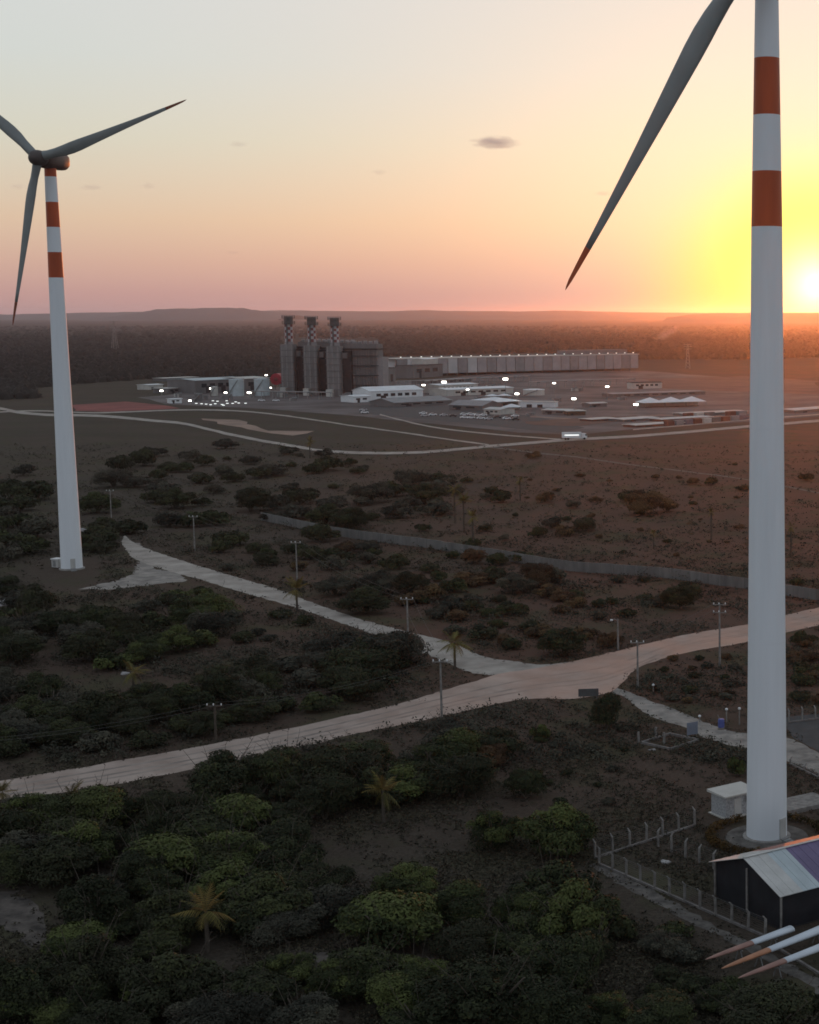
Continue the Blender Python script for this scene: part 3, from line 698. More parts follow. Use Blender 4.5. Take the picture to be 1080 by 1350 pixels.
for i, (u, v, wp_, hp, dp, lb) in enumerate([(236,524,9,6,8,'between the small flat office and the wide hall'),(268,527,12,6,6,'in front of the left end of the wide hall'),(300,527,14,7,6,'in front of the left blue tank'),(372,524,12,8,8,'at the foot of the leftmost boiler house'),
        (388,529,8,5,6,'in front of the leftmost boiler house'),(458,524,10,6,6,'at the foot of the nearest boiler house'),(511,526,9,6,6,'below the grey equipment block'),(633,527,9,4,6,'below the long pale hall'),(735,530,10,5,6,'beside the lamp above the small hut'),(762,516,14,5,6,'far right of the wide flat tank'),
        (822,528,10,5,6,'left of the white tents'),(700,548,9,4,6,'right of the car park end'),(648,512,10,5,6,'above the long pale hall'),(540,520,10,6,6,'behind the long white warehouse')]):
    p, yaw, ln = site(u-wp_/2, v, u+wp_/2, v-.2); h = pxh(p, hp); e_ = empty('equipment_skid', p, yaw, 'grey equipment skid with pipes '+lb, 'equipment', 'equipment skids round the plant')
    m1 = (M['cream'], M['steel'], M['stackgrey'])[i%3]
    MB().box(0, ln*.55, 0, dp, 0, h*.7).build('cabinet', m1, e_)
    MB().tube((ln*.78, dp*.4, 0), (ln*.78, dp*.4, h), ln*.16, n=12).build('vessel', M['stackgrey'], e_)
    for k in range(3): MB().path([(ln*.1*k, -.6, 0), (ln*.1*k, -.6, h*(.8+.1*k)), (ln*.95, -.6, h*(.8+.1*k)), (ln*.95, -.6, 0)], .22, 6).build('pipe', M['steel'], e_)
for u0, v0, u1, v1, lb in [(330,525,436,527,'long pipe rack running along the front of the boiler houses'),(505,512,700,503,'long pipe rack running below the condenser'),(700,512,838,507,'pipe rack crossing the right half of the yard')]:
    p, yaw, ln = site(u0, v0, u1, v1); e_ = empty('pipe_rack', p, yaw, lb, 'pipe rack'); n_ = int(ln/8)
    for k in range(n_+1):
        fr_ = MB(); x = ln*k/n_
        for y_ in (0, 3): fr_.box(x-.15,x+.15,y_-.15,y_+.15,0,4.6)
        fr_.box(x-.12,x+.12,.16,2.84,4.2,4.5); fr_.build('trestle', M['steel'], e_)
    for k in range(4): MB().tube((0,.4+.7*k,4.85),(ln,.4+.7*k,4.85),.28,n=8).build('pipe', (M['stackgrey'],M['cream'])[k%2], e_)
# white tents
def tent(u0, v0, u1, v1, dep, hpx, peaks, label, name='tent'):
    p, yaw, ln = site(u0, v0, u1, v1); h = pxh(p, hpx)
    t_ = empty(name, p, yaw, label, 'tent')
    for k in range(peaks):
        x0, x1 = ln*k/peaks, ln*(k+1)/peaks; c = ((x0+x1)/2, dep/2, h); e = h*.5
        MB().add([(x0,0,e),(x1,0,e),(x1,dep,e),(x0,dep,e),c], [(0,1,4),(1,2,4),(2,3,4),(3,0,4),(0,3,2,1)]).build('canopy', M['white'], t_)
        for a in (x0+.3, x1-.3):
            for y_ in (.3, dep-.3): MB().tube((a,y_,0),(a,y_,e),.15).build('pole', M['steel'], t_)
    MB().box(.5, ln-.5, dep*.8, dep*.9, 0, h*.45).build('back_wall', M['cream'], t_)
    return t_
tent(614, 533, 655, 535.5, 22, 10, 1, 'white flat tent roof in the middle of the plant yard')
tent(660, 541, 684, 541, 12, 8, 1, 'small white tent at the end of the car park')
tent(645, 525, 676, 524, 8, 5, 2, 'small white double canopy beside the long pale hall')
tent(849, 538, 932, 535.5, 14, 13, 3, 'white tents with three peaks in the right yard')
# tanks
def tank(u, v, wpx, hpx, m, label, cap=None, name='tank'):
    p = G(u, v); r = wpx/ppm(p)/2; h = pxh(p, hpx)
    t_ = empty(name, p, 0, label, 'tank')
    MB().lathe([(r,0),(r,h)], 28).build('shell', m, t_, smooth=False)
    MB().lathe([(r+.15,h+.01),(r+.15,h+.3),(r*.5,h+.7),(.3,h+.9)], 28).build('roof', cap or m, t_)
    rl = MB()
    for i in range(16):
        a = 2*PI*i/16; rl.tube((r*math.cos(a), r*math.sin(a), h+.2), (r*math.cos(a), r*math.sin(a), h+1.4), .06, n=4)
    rl.build('railing', M['steel'], t_)
    ld = MB(); ld.path([((r+.5)*math.cos(-PI*.8+i*.06), (r+.5)*math.sin(-PI*.8+i*.06), h*i/24+.1) for i in range(25)], .35, 5)
    ld.build('stairs', M['steel'], t_)
tank(312.5, 522, 19, 21, M['bluesheet'], 'pale blue round tank, left of the two beside the halls')
tank(346, 521.5, 20, 21, M['bluesheet'], 'pale blue round tank closest to the red drum')
tank(283, 522, 9, 11, M['cream'], 'small cream round tank in front of the wide roofed hall')
tank(262, 529, 10, 9, M['boiler'], 'small grey round tank above the row of yard lights')
tank(704, 521, 28, 7, M['cream'], 'wide flat cream tank in the middle of the yard', M['white'])
# red drum on its side
pd_ = G(365.5, 514); rr = 7.5/ppm(pd_); zz = pxh(pd_, 14)
t_ = empty('red_drum', pd_, 0, 'big red round drum left of the boiler houses', 'drum')
MB().tube((0,-2,zz),(0,6,zz),rr,rr,24).build('shell', M['drum'], t_)
MB().tube((0,-2.4,zz),(0,-1.95,zz),rr*.35,rr*.35,16).build('hatch', M['stackred'], t_)
for x in (-rr*.6, rr*.6):
    for y_ in (-1, 5): MB().tube((x,y_,0),(x,y_,zz-rr*.7),.35).build('leg', M['steel'], t_)

# long air-cooled condenser with a lamp on each bay
pa, ya, la = site(524, 497, 842, 488)
ha = pxh(pa, 23)
cd = empty('condenser', pa, ya, 'very long pale condenser wall with a row of small lamps on top', 'condenser')
nb_ = 26; bw = la/nb_
pm = [MB().box(.35, bw-.35, 0, 1, ha*.14, ha).mesh('wall_panel', m_) for m_ in (M['white'], M['midpanel'], M['dimpanel'], M['greyroof'])]
cmx = MB().box(-.4, .4, 1.1, 1.9, 0, ha*.98).mesh('column', M['boiler'])
lmx = MB(); lmx.box(-.5, .5, -.5, .5, .9, 1.5); lmx = lmx.mesh('roof_lamp', M['lampw'])
lpx = MB().tube((0,0,0),(0,0,.9),.12).mesh('lamp_post', M['steel'])
for i in range(nb_):
    k = (0 if i in (1,2,3) else 1 if i in (5,7) else 2 if i % 3 else 3)
    inst('wall_panel', pm[k], cd, (bw*i, 0, 0)); inst('column', cmx, cd, (bw*i, 0, 0))
    l_ = inst('lamp_post', lpx, cd, (bw*(i+.4), .5, ha+.62)); inst('roof_lamp', lmx, l_)
MB().box(-1, la+1, -.4, 30, ha+.02, ha+.6).build('deck', M['cream'], cd)
MB().box(0, la, 29, 30, 0, ha).build('rear_wall', M['boiler'], cd)
MB().box(la*.70, la*.98, 12, 26, ha+.62, ha+5).build('fan_row', M['boiler'], cd)

# cars
def car_meshes():
    body = MB(); prof = [(-2.15,.35),(2.15,.35),(2.2,.75),(2.0,.95),(1.0,1.0),(.35,1.45),(-1.1,1.48),(-1.8,1.0),(-2.2,.95)]
    body.prism(prof, -.85, .85)
    gl_ = MB(); gl_.prism([(.92,1.0),(.36,1.40),(-1.05,1.43),(-1.68,1.02)], -.87, .87)
    wh = MB(); wh.tube((0,-.1,.33),(0,.1,.33),.33,.33,12)
    return body, gl_.mesh('window', M['window']), wh.mesh('wheel', M['tyre'])
cb, cgl, cwh = car_meshes()
carm = [mat('car_white', (.75,.75,.75), .35, .03, 1, spec=.5), mat('car_silver', (.42,.43,.44), .35, .05, 1, spec=.5), mat('car_black', (.03,.03,.035), .35, .05, 1, spec=.5)]
cbm = [cb.mesh('car_body', m_) for m_ in carm]
cname = ['white', 'silver', 'black']
rows = [(481,545,0),(479,541.5,1),(560,549,1),(558,546,0),(571,548,0),(585,548.5,1),(597,549.5,2),(612,547.5,0),(621,547.5,0),(630,548.5,0),(612,551.5,0),(621,552,0),(634,552.5,0),(644,553.5,1),(656,551,2),(668,553,0),(679,549.5,0),(680,554,2),(637,548.5,0),(345,529,0),(364,529,0)]
spots_txt = ['alone at the left end of the car park, lower of two','alone at the left end of the car park, upper of two','lower of the pair below the grey roofed hall','upper of the pair below the grey roofed hall',
 'just right of the pair below the grey hall','left one of two between the pair and the main rows','beside the silver car between the pair and main rows','first from the left in the upper parking row','second from the left in the upper parking row','third from the left in the upper parking row',
 'first from the left in the lower parking row','second from the left in the lower parking row','third from the left in the lower parking row','fourth from the left in the lower parking row','below the small cream building','right of the black car by the cream building','at the upper right end of the car park','at the lower right end of the car park','last at the right of the upper parking row','on the lane below the pale round tanks','on the lane below the left boiler house']
for (u, v, k), s_ in zip(rows, spots_txt):
    p = G(u, v, .14 if u > 400 else .15); c = empty('car', p, random.choice((.35, .3, .4))+PI*random.randint(0,1), f'{cname[k]} car parked {s_}', 'car', 'cars parked at the plant')
    inst('car_body', cbm[k], c); inst('window', cgl, c)
    for sx in (-1.35, 1.35):
        for sy in (-.8, .8): inst('wheel', cwh, c, (sx, sy, 0))
nth = 'first second third fourth fifth sixth seventh eighth ninth tenth eleventh twelfth thirteenth fourteenth fifteenth'.split()
# lit truck on the perimeter road
p = G(760, 579.5, .18); tk = empty('truck', p, R(12), 'white truck with bright lights on the perimeter road', 'truck')
MB().box(-6.5, 2.2, -1.2, 1.2, .9, 3.4).build('cargo_box', M['white'], tk)
MB().prism([(2.4,.7),(4.8,.7),(4.8,1.7),(4.3,2.8),(2.4,2.9)], -1.15, 1.15).build('cab', M['white'], tk)
MB().prism([(4.0,1.75),(4.72,1.78),(4.3,2.6),(4.0,2.6)], -1.18, 1.18).build('window', M['window'], tk)
MB().box(-5.4, 1.1, -1.28, -1.21, 1.9, 2.4).build('side_light', M['lampw'], tk)
for x in (-5, -3.8, 3.6):
    for y_ in (-1.05, 1.05): MB().tube((x,y_-.15,.5),(x,y_+.15,.5),.5,.5,12).build('wheel', M['tyre'], tk)

# floodlight masts
def mast(u, v, drop, label, size=1.0, single=True):
    p = G(u, v+drop); h = zat(p, v)
    m_ = empty('floodlight', p, 0, label, 'floodlight', 'lit floodlights at the power plant')
    MB().tube((0,0,0),(0,0,h),.22,.12,8).build('pole', M['steel'], m_)
    k = size
    MB().box(-1.1*k, 1.1*k, -.5, -.15, h-.5*k, h+.35*k).build('lamp', M['lamp'], m_)
    MB().box(-1.2*k, 1.2*k, -.14, .1, h-.6*k, h+.45*k).build('lamp_housing', M['steel'], m_)
for u, v, dp, s_, lb in [(559,507.5,14,1.0,'beside the right end of the long white warehouse'),(586,503.5,16,1.5,'above the left end of the cream office block'),(667,499.5,22,1.5,'under the middle of the long condenser'),
    (617,513.5,8,.8,'in front of the pale hall roof'),(682,519,14,1.1,'left of the wide flat tank'),(731,505,20,.9,'right of the wide flat tank'),(757,525.5,18,1.1,'above the small hut with pale roof'),(801,509.5,18,1.0,'left of the two tier cabin'),
    (838.5,533,9,1.2,'at the left end of the white tents'),(213.5,515,6,1.0,'below the white roofed shed at far left'),(279,512,8,1.0,'in front of the wide roofed hall'),(298,517.5,6,.9,'left of the left blue tank'),(329,517.5,5,1.2,'between the two blue tanks'),
    (357,511,9,.8,'right of the two blue tanks'),(352,494.5,20,.8,'left of the red drum'),(251,528,5,.8,'leftmost above the row of low yard lights')]:
    mast(u, v, dp, 'lit floodlight mast '+lb, s_)
for i, (u, v) in enumerate(sorted([(259,532.5),(266,533),(272,533.5),(278,534.2),(284,533),(281,529),(287,529.6),(293,534),(295,535),(299,529),(300,532.5),(307,532.5),(311,530.5),(315,532),(324,532.3)])):
    p = G(u, v+2.2); m_ = inst('yard_light', None) if False else empty('yard_light', p, 0, f'small white yard light below the tanks, {nth[i]} from the left', 'light', 'cluster of low yard lights')
    MB().tube((0,0,0),(0,0,1.2),.12).build('post', M['steel'], m_); MB().box(-.7,.7,-.3,.3,1.2,1.6).build('lamp', M['lampw'], m_)
# containers / stacked material in the right yard
cols = [M['rust'], M['greyroof'], M['mauve'], M['rust'], M['cream'], M['boiler']]
nth = 'first second third fourth fifth sixth seventh eighth ninth tenth eleventh twelfth thirteenth fourteenth fifteenth'.split()
ctxt = ['rusty red','grey','mauve','rust brown','cream','dark grey']
k = 0
for (u0, v0, n_, du, dv) in [(880, 562, 9, 12.2, -1.0), (905, 551, 6, 14, -.6)]:
    for i in range(n_):
        if n_ == 6 and i == 3: continue
        u, v = u0+du*i, v0+dv*i; p, yaw, ln = site(u, v, u+9.5, v-.8)
        c = empty('container', p, yaw, f'{ctxt[k%6]} container, {nth[i]} from the left in the '+('lower' if n_ == 9 else 'upper')+' yard row', 'container', 'containers in the right yard')
        MB().box(0, ln, 0, 2.6, 0, 2.6).build('shell', cols[k%6], c)
        rb = MB()
        for j in range(10): rb.box(ln*(j+.25)/10, ln*(j+.6)/10, -.06, .001, .15, 2.45)
        rb.build('rib', cols[k%6], c); k += 1
# lattice pylons far off
def pylon(u, v, hpx, label):
    p = G(u, v); h = pxh(p, hpx); w0 = h*.09
    t_ = empty('pylon', p, 0, label, 'pylon', 'lattice pylons beyond the plant'); f = MB()
    for sx in (-1, 1):
        for sy in (-1, 1): f.tube((sx*w0,sy*w0,0),(sx*.5,sy*.5,h),.3,.15,5)
    for i in range(7):
        a, b_ = i/7, (i+1)/7; wa, wb_ = w0+(.5-w0)*a, w0+(.5-w0)*b_
        for s_ in (-1, 1): f.tube((-wa,s_*wa,h*a),(wb_,s_*wb_,h*b_),.12,n=4); f.tube((wa,s_*wa,h*a),(-wb_,s_*wb_,h*b_),.12,n=4)
    f.build('lattice', M['steel'], t_)
    for zz in (.8, .9, .98): MB().tube((-h*.16,0,h*zz),(h*.16,0,h*zz),.25,n=5).build('cross_arm', M['steel'], t_)
pylon(152, 464, 40, 'faint lattice pylon between the left tower and the plant')
pylon(907, 486, 32, 'faint lattice pylon left of the right tower')

# ------------------------------------------------------------------ perimeter wall in the scrub
wl = smooth_line([(345,686),(378,693),(440,706),(518,717),(560,722),(610,730),(656,737),(743,752),(810,757),(887,763),(945,772),(984,776),(1041,786),(1080,792),(1180,808)], 6)
wp = [G(*q_) for q_ in wl]
PW = 2.9
wall_e = empty('perimeter_wall', wp[0], 0, 'long pale concrete wall crossing the scrub beyond the junction', 'wall')
wbx = MB(); wbx.box(0, PW-.06, -.09, .09, 0, 2.15); wbx.box(-.01, PW-.05, -.12, .12, 2.152, 2.26); wpm = wbx.mesh('panel', M['wallpanel'])
ppm_ = MB().box(-.1, .1, -.13, .13, 0, 2.28).mesh('post', M['wallpanel'])
i, pos = 0, wp[0].copy(); cnt = 0
while i < len(wp)-1 and cnt < 290:
    while i < len(wp)-1 and (wp[i+1]-pos).length < PW: i += 1
    if i >= len(wp)-1: break
    d = (wp[i+1]-pos).normalized(); a = math.atan2(d.y, d.x)
    q_ = pos - wp[0]
    inst('panel', wpm, wall_e, (q_.x, q_.y, random.uniform(-.05,.03)), (0,0,a)); inst('post', ppm_, wall_e, (q_.x, q_.y, 0), (0,0,a))
    pos = pos + d*PW; cnt += 1

# ------------------------------------------------------------------ poles and lines
def pole(u, v, vtop, label, arms=1, lampy=False, yaw=0.0, m='oldconcrete'):
    p = G(u, v); h = zat(p, vtop); o = empty('utility_pole', p, yaw, label, 'utility pole', 'concrete utility poles')
    MB().tube((0,0,-.3),(0,0,h),.19,.12,10).build('post', M[m], o)
    for k in range(arms):
        zz = h-.25-1.3*k
        ar = MB(); ar.box(-1.1,1.1,-.2,-.08,zz-.07,zz+.07); a_ = ar.build('cross_arm', M[m], o)
        for x in (-.95, -.1, .95): MB().lathe([(.05,zz+.07),(.1,zz+.16),(.06,zz+.24),(.1,zz+.3),(.03,zz+.36)], 8, c=(x,-.14)).build('insulator', M['white'], a_)
    if lampy:
        MB().path([(0,0,h-.3),(-.5,-.6,h+.1),(-.9,-1.1,h+.05)], .05).build('lamp_arm', M['steel'], o); MB().box(-1.15,-.75,-1.4,-1.0,h-.05,h+.15).build('lamp_head', M['white'], o)
    return p + Vector((0,0,h))
tops = {}
tops['a'] = pole(147, 683, 646, 'concrete pole right of the left tower among dark bushes', 1)
tops['b'] = pole(257, 727, 680, 'concrete pole beside the upper end of the side track', 1)
tops['c'] = pole(392, 766, 714, 'concrete pole above the small palm on the side track', 1)
tops['d'] = pole(539, 871, 788, 'tall T-topped concrete pole beside the side track', 1)
tops['e'] = pole(583, 962, 870, 'concrete pole standing on the near edge of the dirt road', 1)
tops['f'] = pole(841, 907, 845, 'thin pole at the corner of road and gravel drive', 1)
tops['g'] = pole(815, 857, 816, 'lamp pole in front of the round dark tree', 0, True)
tops['h'] = pole(949, 877, 795, 'pole with two cross arms left of the right tower', 2)
tops['i'] = pole(285, 978, 928, 'faint concrete pole in the thicket above the dirt road', 1, m='bark')
tops['j'] = pole(-130, 1045, 976, 'pole', 1) if False else G(-150, 1065) + Vector((0,0,7.5))
def line(a, b, label, sag=1.2, offs=(-.9, .9), r=.013):
    d = (b-a).normalized(); n = Vector((-d.y, d.x, 0))
    mb = MB()
    for o_ in offs:
        pts = []
        for i in range(13):
            t = i/12; q_ = a.lerp(b, t) + n*o_; q_.z -= sag*4*t*(1-t); pts.append(q_)
        mb.path(pts, r, 4)
    o = mb.build('power_line', M['wire']); tag(o, label, 'power line', 'overhead lines between the poles')
line(tops['e'], tops['i'], 'thin wires from the roadside pole towards the thicket pole')
line(tops['i'], tops['j'], 'thin wires from the thicket pole to the left picture edge')
line(tops['d'], tops['e'], 'thin wires from the T-topped pole to the roadside pole', .6)
line(tops['c'], tops['d'], 'thin wires along the side track to the T-topped pole')
line(tops['b'], tops['c'], 'thin wires along the upper side track')
line(tops['a'], tops['b'], 'thin wires near the left turbine')
line(tops['f'], tops['h'], 'thin wires from the corner pole to the double armed pole', .5)

# ------------------------------------------------------------------ right turbine compound
def frame_of(u0, v0, u1, v1):
    a, yaw, ln = site(u0, v0, u1, v1); return a, yaw, ln
# transformer cabin
a, yaw, ln = frame_of(957, 1080, 984, 1073.5)          # right-hand long side
wdt = (G(957,1080)-G(936.5,1072.5)).length
cab = empty('transformer_cabin', a, yaw, 'small white cabin with flat pale roof beside the right tower', 'cabin')
CL, CH = 4.2, 2.55; CW = wdt
MB().box(0, CL, 0, CW, .12, CH).build('wall', M['cabin'], cab)
MB().box(-.25, CL+.25, -.3, CW+.3, -.1, .118).build('plinth', M['cream'], cab)
MB().add([(-.35,-.4,CH+.002),(CL+.35,-.4,CH+.002),(CL+.35,CW+.4,CH+.002),(-.35,CW+.4,CH+.002),(-.35,-.4,CH+.16),(CL+.35,-.4,CH+.16),(CL+.35,CW+.4,CH+.3),(-.35,CW+.4,CH+.3)], [(0,3,2,1),(4,5,6,7),(0,1,5,4),(1,2,6,5),(2,3,7,6),(3,0,4,7)]).build('roof', M['cream'], cab)
MB().box(1.2, 2.2, -.05, .05, .2, 2.1).build('door', M['greysheet'], cab)
v_ = MB()
for i in range(6): v_.box(2.7, 3.5, -.07, .02, 1.5+i*.12, 1.56+i*.12)
v_.build('vent', M['steel'], cab)
# gabled shed
a, yaw, ln = frame_of(944, 1181, 1030, 1226)
sh = empty('equipment_shed', a, yaw, 'dark shed with multicoloured gable roof at the foot of the right tower', 'shed')
EH, RH, SL = 3.6, 5.5, 17.0
MB().box(-.2, ln+.2, -.2, SL+.2, .005, .04).build('floor', M['soil'], sh)
gw = [(0,.045),(ln,.045),(ln,EH-.05),(ln/2,RH-.05),(0,EH-.05)]
MB().prism(gw, .04, .12).build('gable_wall', M['darkwall'], sh)
MB().prism(gw, SL-.12, SL-.04).build('gable_wall', M['darkwall'], sh)
MB().box(.0, .08, .125, SL-.125, .045, EH-.05).build('side_wall', M['darkwall'], sh)
MB().box(ln-.08, ln, .125, SL-.125, .045, EH-.05).build('side_wall', M['darkwall'], sh)
for x, y_, h_ in [(-.06,-.06,EH-.06),(ln+.06,-.06,EH-.06),(ln/2,-.08,RH-1.1),(ln+.1,5.6,EH-.06),(ln+.1,11.2,EH-.06),(-.1,5.6,EH-.06),(-.1,11.2,EH-.06)]:
    MB().box(x-.08,x+.08,y_-.08,y_+.08,0,h_).build('post', M['oldconcrete'], sh)
def roof_sheet(side, y0, y1, m_, lab):
    ov = .5; sl = (RH-EH)/(ln/2); n = max(2, int((y1-y0)/.5)); mb = MB()
    xe, xr = (-ov, ln/2) if side < 0 else (ln+ov, ln/2)
    ze, zr_ = EH-sl*ov, RH
    for i in range(n):                       # shallow ribs of the sheeting
        ya, yb = y0+(y1-y0)*i/n, y0+(y1-y0)*(i+1)/n; dz = .025 if i % 2 else 0
        vs = [(xe,ya,ze),(xe,yb-.004,ze),(xr,yb-.004,zr_),(xr,ya,zr_)]
        mb.add([(x,y,z_-.03) for x,y,z_ in vs]+[(x,y,z_+.03+dz) for x,y,z_ in vs], [(0,1,2,3),(4,7,6,5),(0,4,5,1),(1,5,6,2),(2,6,7,3),(3,7,4,0)])
    o = mb.build('roof_sheet', m_, sh); o['label'] = lab
yb = [-.5, 2.2, 4.4, SL+.5]
roof_sheet(1, yb[0], yb[1], M['greysheet'], 'grey-white front section of the right roof slope')
roof_sheet(1, yb[1], yb[2], M['bluesheet'], 'pale blue middle section of the right roof slope')
roof_sheet(1, yb[2], yb[3], M['violet'], 'violet rear section of the right roof slope')
roof_sheet(-1, yb[0], yb[2], M['greysheet'], 'pale front section of the left roof slope')
roof_sheet(-1, yb[2], yb[3], M['coral'], 'coral rear section of the left roof slope')
MB().box(ln/2-.18, ln/2+.18, -.5, SL+.5, RH+.06, RH+.1).build('ridge_cap', M['greysheet'], sh)

# spare blades resting on trestles
def spare(tip, band, far, z_, tipm, label, tr_at):
    A, B = G(*tip, z_), G(*far, z_); d = (B-A).normalized(); Lb = (B-A).length
    rt = (G(*band, z_)-A).length
    yaw = math.atan2(d.y, d.x)
    o = empty('spare_blade', (A.x, A.y, 0), yaw, label, 'turbine blade', 'spare turbine blades by the shed')
    def seg(x0, x1, name, m_):
        st_ = sorted(set([x0, x1]+[s_ for s_ in (.15,.4,.8,1.4,2.2,3.2,4.5,6,9,13,18,24,30) if x0 < s_ < x1])); n = 14; mb = MB(); vs = []
        for x in st_:
            c = float(np.interp(x, [0,.3,1.0,2.5,6,12,24,36], [.06,.22,.44,.62,.84,1.15,1.9,1.8])); h_ = c*.55
            for i in range(n):
                f = 2*PI*i/n; X, Y = math.cos(f), math.sin(f)
                vs.append((x, c/2*X, z_ + h_/2*Y*(1-.4*max(0,X))))
        fs = [(k*n+i, k*n+(i+1)%n, (k+1)*n+(i+1)%n, (k+1)*n+i) for k in range(len(st_)-1) for i in range(n)] + [tuple(range(n-1,-1,-1)), tuple(range((len(st_)-1)*n, len(st_)*n))]
        mb.add(vs, fs); return mb.build(name, m_, o, smooth=True)
    seg(rt, Lb, 'blade_body', M['spare']); seg(0, rt, 'blade_tip', tipm)
    for x in tr_at:
        if x < Lb-.3:
            tr = MB(); c = float(np.interp(x, [0,6,12,24], [.3,.84,1.15,1.9]))*.55/2
            for s_ in (-1, 1): tr.tube((x, s_*.55, 0), (x, s_*.12, z_-c-.06), .05, n=6)
            tr.box(x-.06, x+.06, -.4, .4, z_-c-.1, z_-c-.01); tr.build('trestle', M['steel'], o)
spare((930,1265), (993,1244), (1043,1224), 1.35, M['tippink'], 'short white blade with faded red tip nearest the shed corner', (4.0, 8.2))
spare((951,1277), (1017,1254), (1230,1166), 1.35, M['tiporange'], 'white blade with orange tip in the middle of the three', (4.6, 12, 20))
spare((973,1289.5), (1037,1268), (1250,1185), 1.35, M['tippink'], 'white blade with dull red tip lowest of the three', (4.6, 12, 20))

# fences: concrete posts with bent tops, kerb and wires
def fence(p0, p1, n, h, label, kerb=True, lean=1, brk=()):
    A, B = G(*p0), G(*p1); d = (B-A); Lf = d.length; yaw = math.atan2(d.y, d.x)
    f = empty('fence', A, yaw, label, 'fence', 'concrete post fences round the right turbine')
    pb = MB(); pb.box(-.1,.1,-.09,.09,-.1,h); pb.add([(-.1,-.09,h),(.1,-.09,h),(.1,.09,h),(-.1,.09,h),(-.06,-.05+.3*lean,h+.33),(.06,-.05+.3*lean,h+.33),(.06,.05+.3*lean,h+.36),(-.06,.05+.3*lean,h+.36)], [(0,1,5,4),(1,2,6,5),(2,3,7,6),(3,0,4,7),(4,5,6,7)])
    pm_ = pb.mesh('post', M['oldconcrete'])
    for i in range(n):
        inst('post', pm_, f, (Lf*i/(n-1), 0, random.uniform(-.08,.04)), (random.uniform(-.03,.03), random.uniform(-.03,.03), random.uniform(-.1,.1)))
    if kerb: MB().box(-.1, Lf+.1, -.1, .1, -.1, .22).build('kerb_beam', M['kerb'], f)
    ws = MB()
    for k in range(7): ws.tube((0,-.075,.4+k*(h-.4)/6.2),(Lf,-.075,.4+k*(h-.4)/6.2),.008,n=3,caps=False)
    for k in (.12,.24): ws.tube((0,k*lean,h+k),(Lf,k*lean,h+k),.008,n=3,caps=False)
    ws.build('wire', M['wire'], f)
fence((790,1140), (1009,1236), 12, 1.75, 'front fence of leaning concrete posts along the dirt path', True, -1)
fence((785,1132), (916,1089), 7, 1.8, 'side fence of concrete posts running up to the white cabin', True, 1)
fence((868,1116), (941,1147), 5, 1.75, 'short inner row of concrete posts behind the front fence', False, 1)
fence((1040,953), (1110,944), 5, 1.7, 'fence of posts behind the dark asphalt yard', True, 1)
fence((1042,1008), (1120,1046), 5, .7, 'low fence along the gravel drive right of the tower', True, 1)
kl = MB(); A_, B_ = G(1024,1250), G(1100,1297)
yaw = math.atan2((B_-A_).y, (B_-A_).x); kl.box(0, (B_-A_).length, -.12, .12, -.1, .2)
o = kl.build('kerb', M['kerb'], None, A_, (0,0,yaw)); tag(o, 'concrete kerb continuing under the spare blades', 'kerb')
# concrete pad and slab right of tower
a, yaw, ln = frame_of(1040, 1075, 1100, 1062)
o = MB(); o.box(0, ln, 0, 4.2, -.1, .55); o = o.build('concrete_slab', M['oldconcrete'], None, a, (0,0,yaw)); tag(o, 'low grey concrete slab right of the turbine tower', 'slab')
# gate group on the drive
a, yaw, ln = frame_of(884, 989, 921, 977)
fd = empty('foundation', a, yaw, 'unfinished concrete foundation with stub posts beside the gravel drive', 'foundation'); WD = (G(884,989)-G(868,976)).length
for (x0,x1,y0,y1) in [(0,ln,-.12,.12),(-.12,.12,.125,WD),(ln-.12,ln+.12,.125,WD),(.125,ln-.125,WD-.24,WD)]:
    MB().box(x0,x1,y0,y1,0,.32).build('beam', M['kerb'], fd)
for x, y_ in [(-.1,WD+.3),(ln*.55,WD+.1),(ln*.3,WD*.5)]: MB().box(x-.12,x+.12,y_-.12,y_+.12,0,1.6).build('stub_post', M['oldconcrete'], fd)
p = G(913, 973); sg = empty('sign_board', p, R(35), 'blue-grey sign board at the edge of the gravel drive', 'sign')
MB().box(-.85,.85,-.04,.04,.5,2.2).build('board', M['sign'], sg)
for x in (-.7,.7): MB().box(x-.05,x+.05,.045,.13,0,2.2).build('post', M['steel'], sg)
p = G(776, 921); sg = empty('billboard', p, R(8), 'dark grey board on legs beside the round roadside bush', 'board')
MB().box(-1.5,1.5,-.05,.05,.35,1.5).build('board', M['darksign'], sg)
for x in (-1.2,1.2): MB().box(x-.06,x+.06,.055,.15,0,1.5).build('leg', M['steel'], sg)
p = G(951, 961); dm = empty('barrel', p, 0, 'blue barrel on a stand beside the drive gate', 'barrel')
MB().lathe([(.42,.25),(.46,.5),(.44,.8),(.46,1.1),(.42,1.4),(.3,1.45)], 18).build('drum', M['bluedrum'], dm); MB().box(-.45,.45,-.45,.45,0,.25).build('stand', M['kerb'], dm)
MB().tube((-.2,0,1.44),(-.5,0,2.0),.04).build('pipe', M['steel'], dm)
for u, v, vt, lb in [(861.5,912,902,'in the scrub inside the road bend'),(922.5,952,943,'left of the blue barrel'),(958,952,934,'just right of the blue barrel'),(975,955,933,'nearest the right tower')]:
    p = G(u, v); h_ = zat(p, vt); b_ = empty('bollard', p, 0, 'white capped post '+lb, 'post', 'white capped posts by the drive')
    MB().tube((0,0,0),(0,0,h_-.25),.09,.09,8).build('post', M['oldconcrete'], b_); MB().lathe([(.1,h_-.248),(.2,h_-.2),(.2,h_-.02),(.1,h_+.05)], 10).build('cap', M['white'], b_)
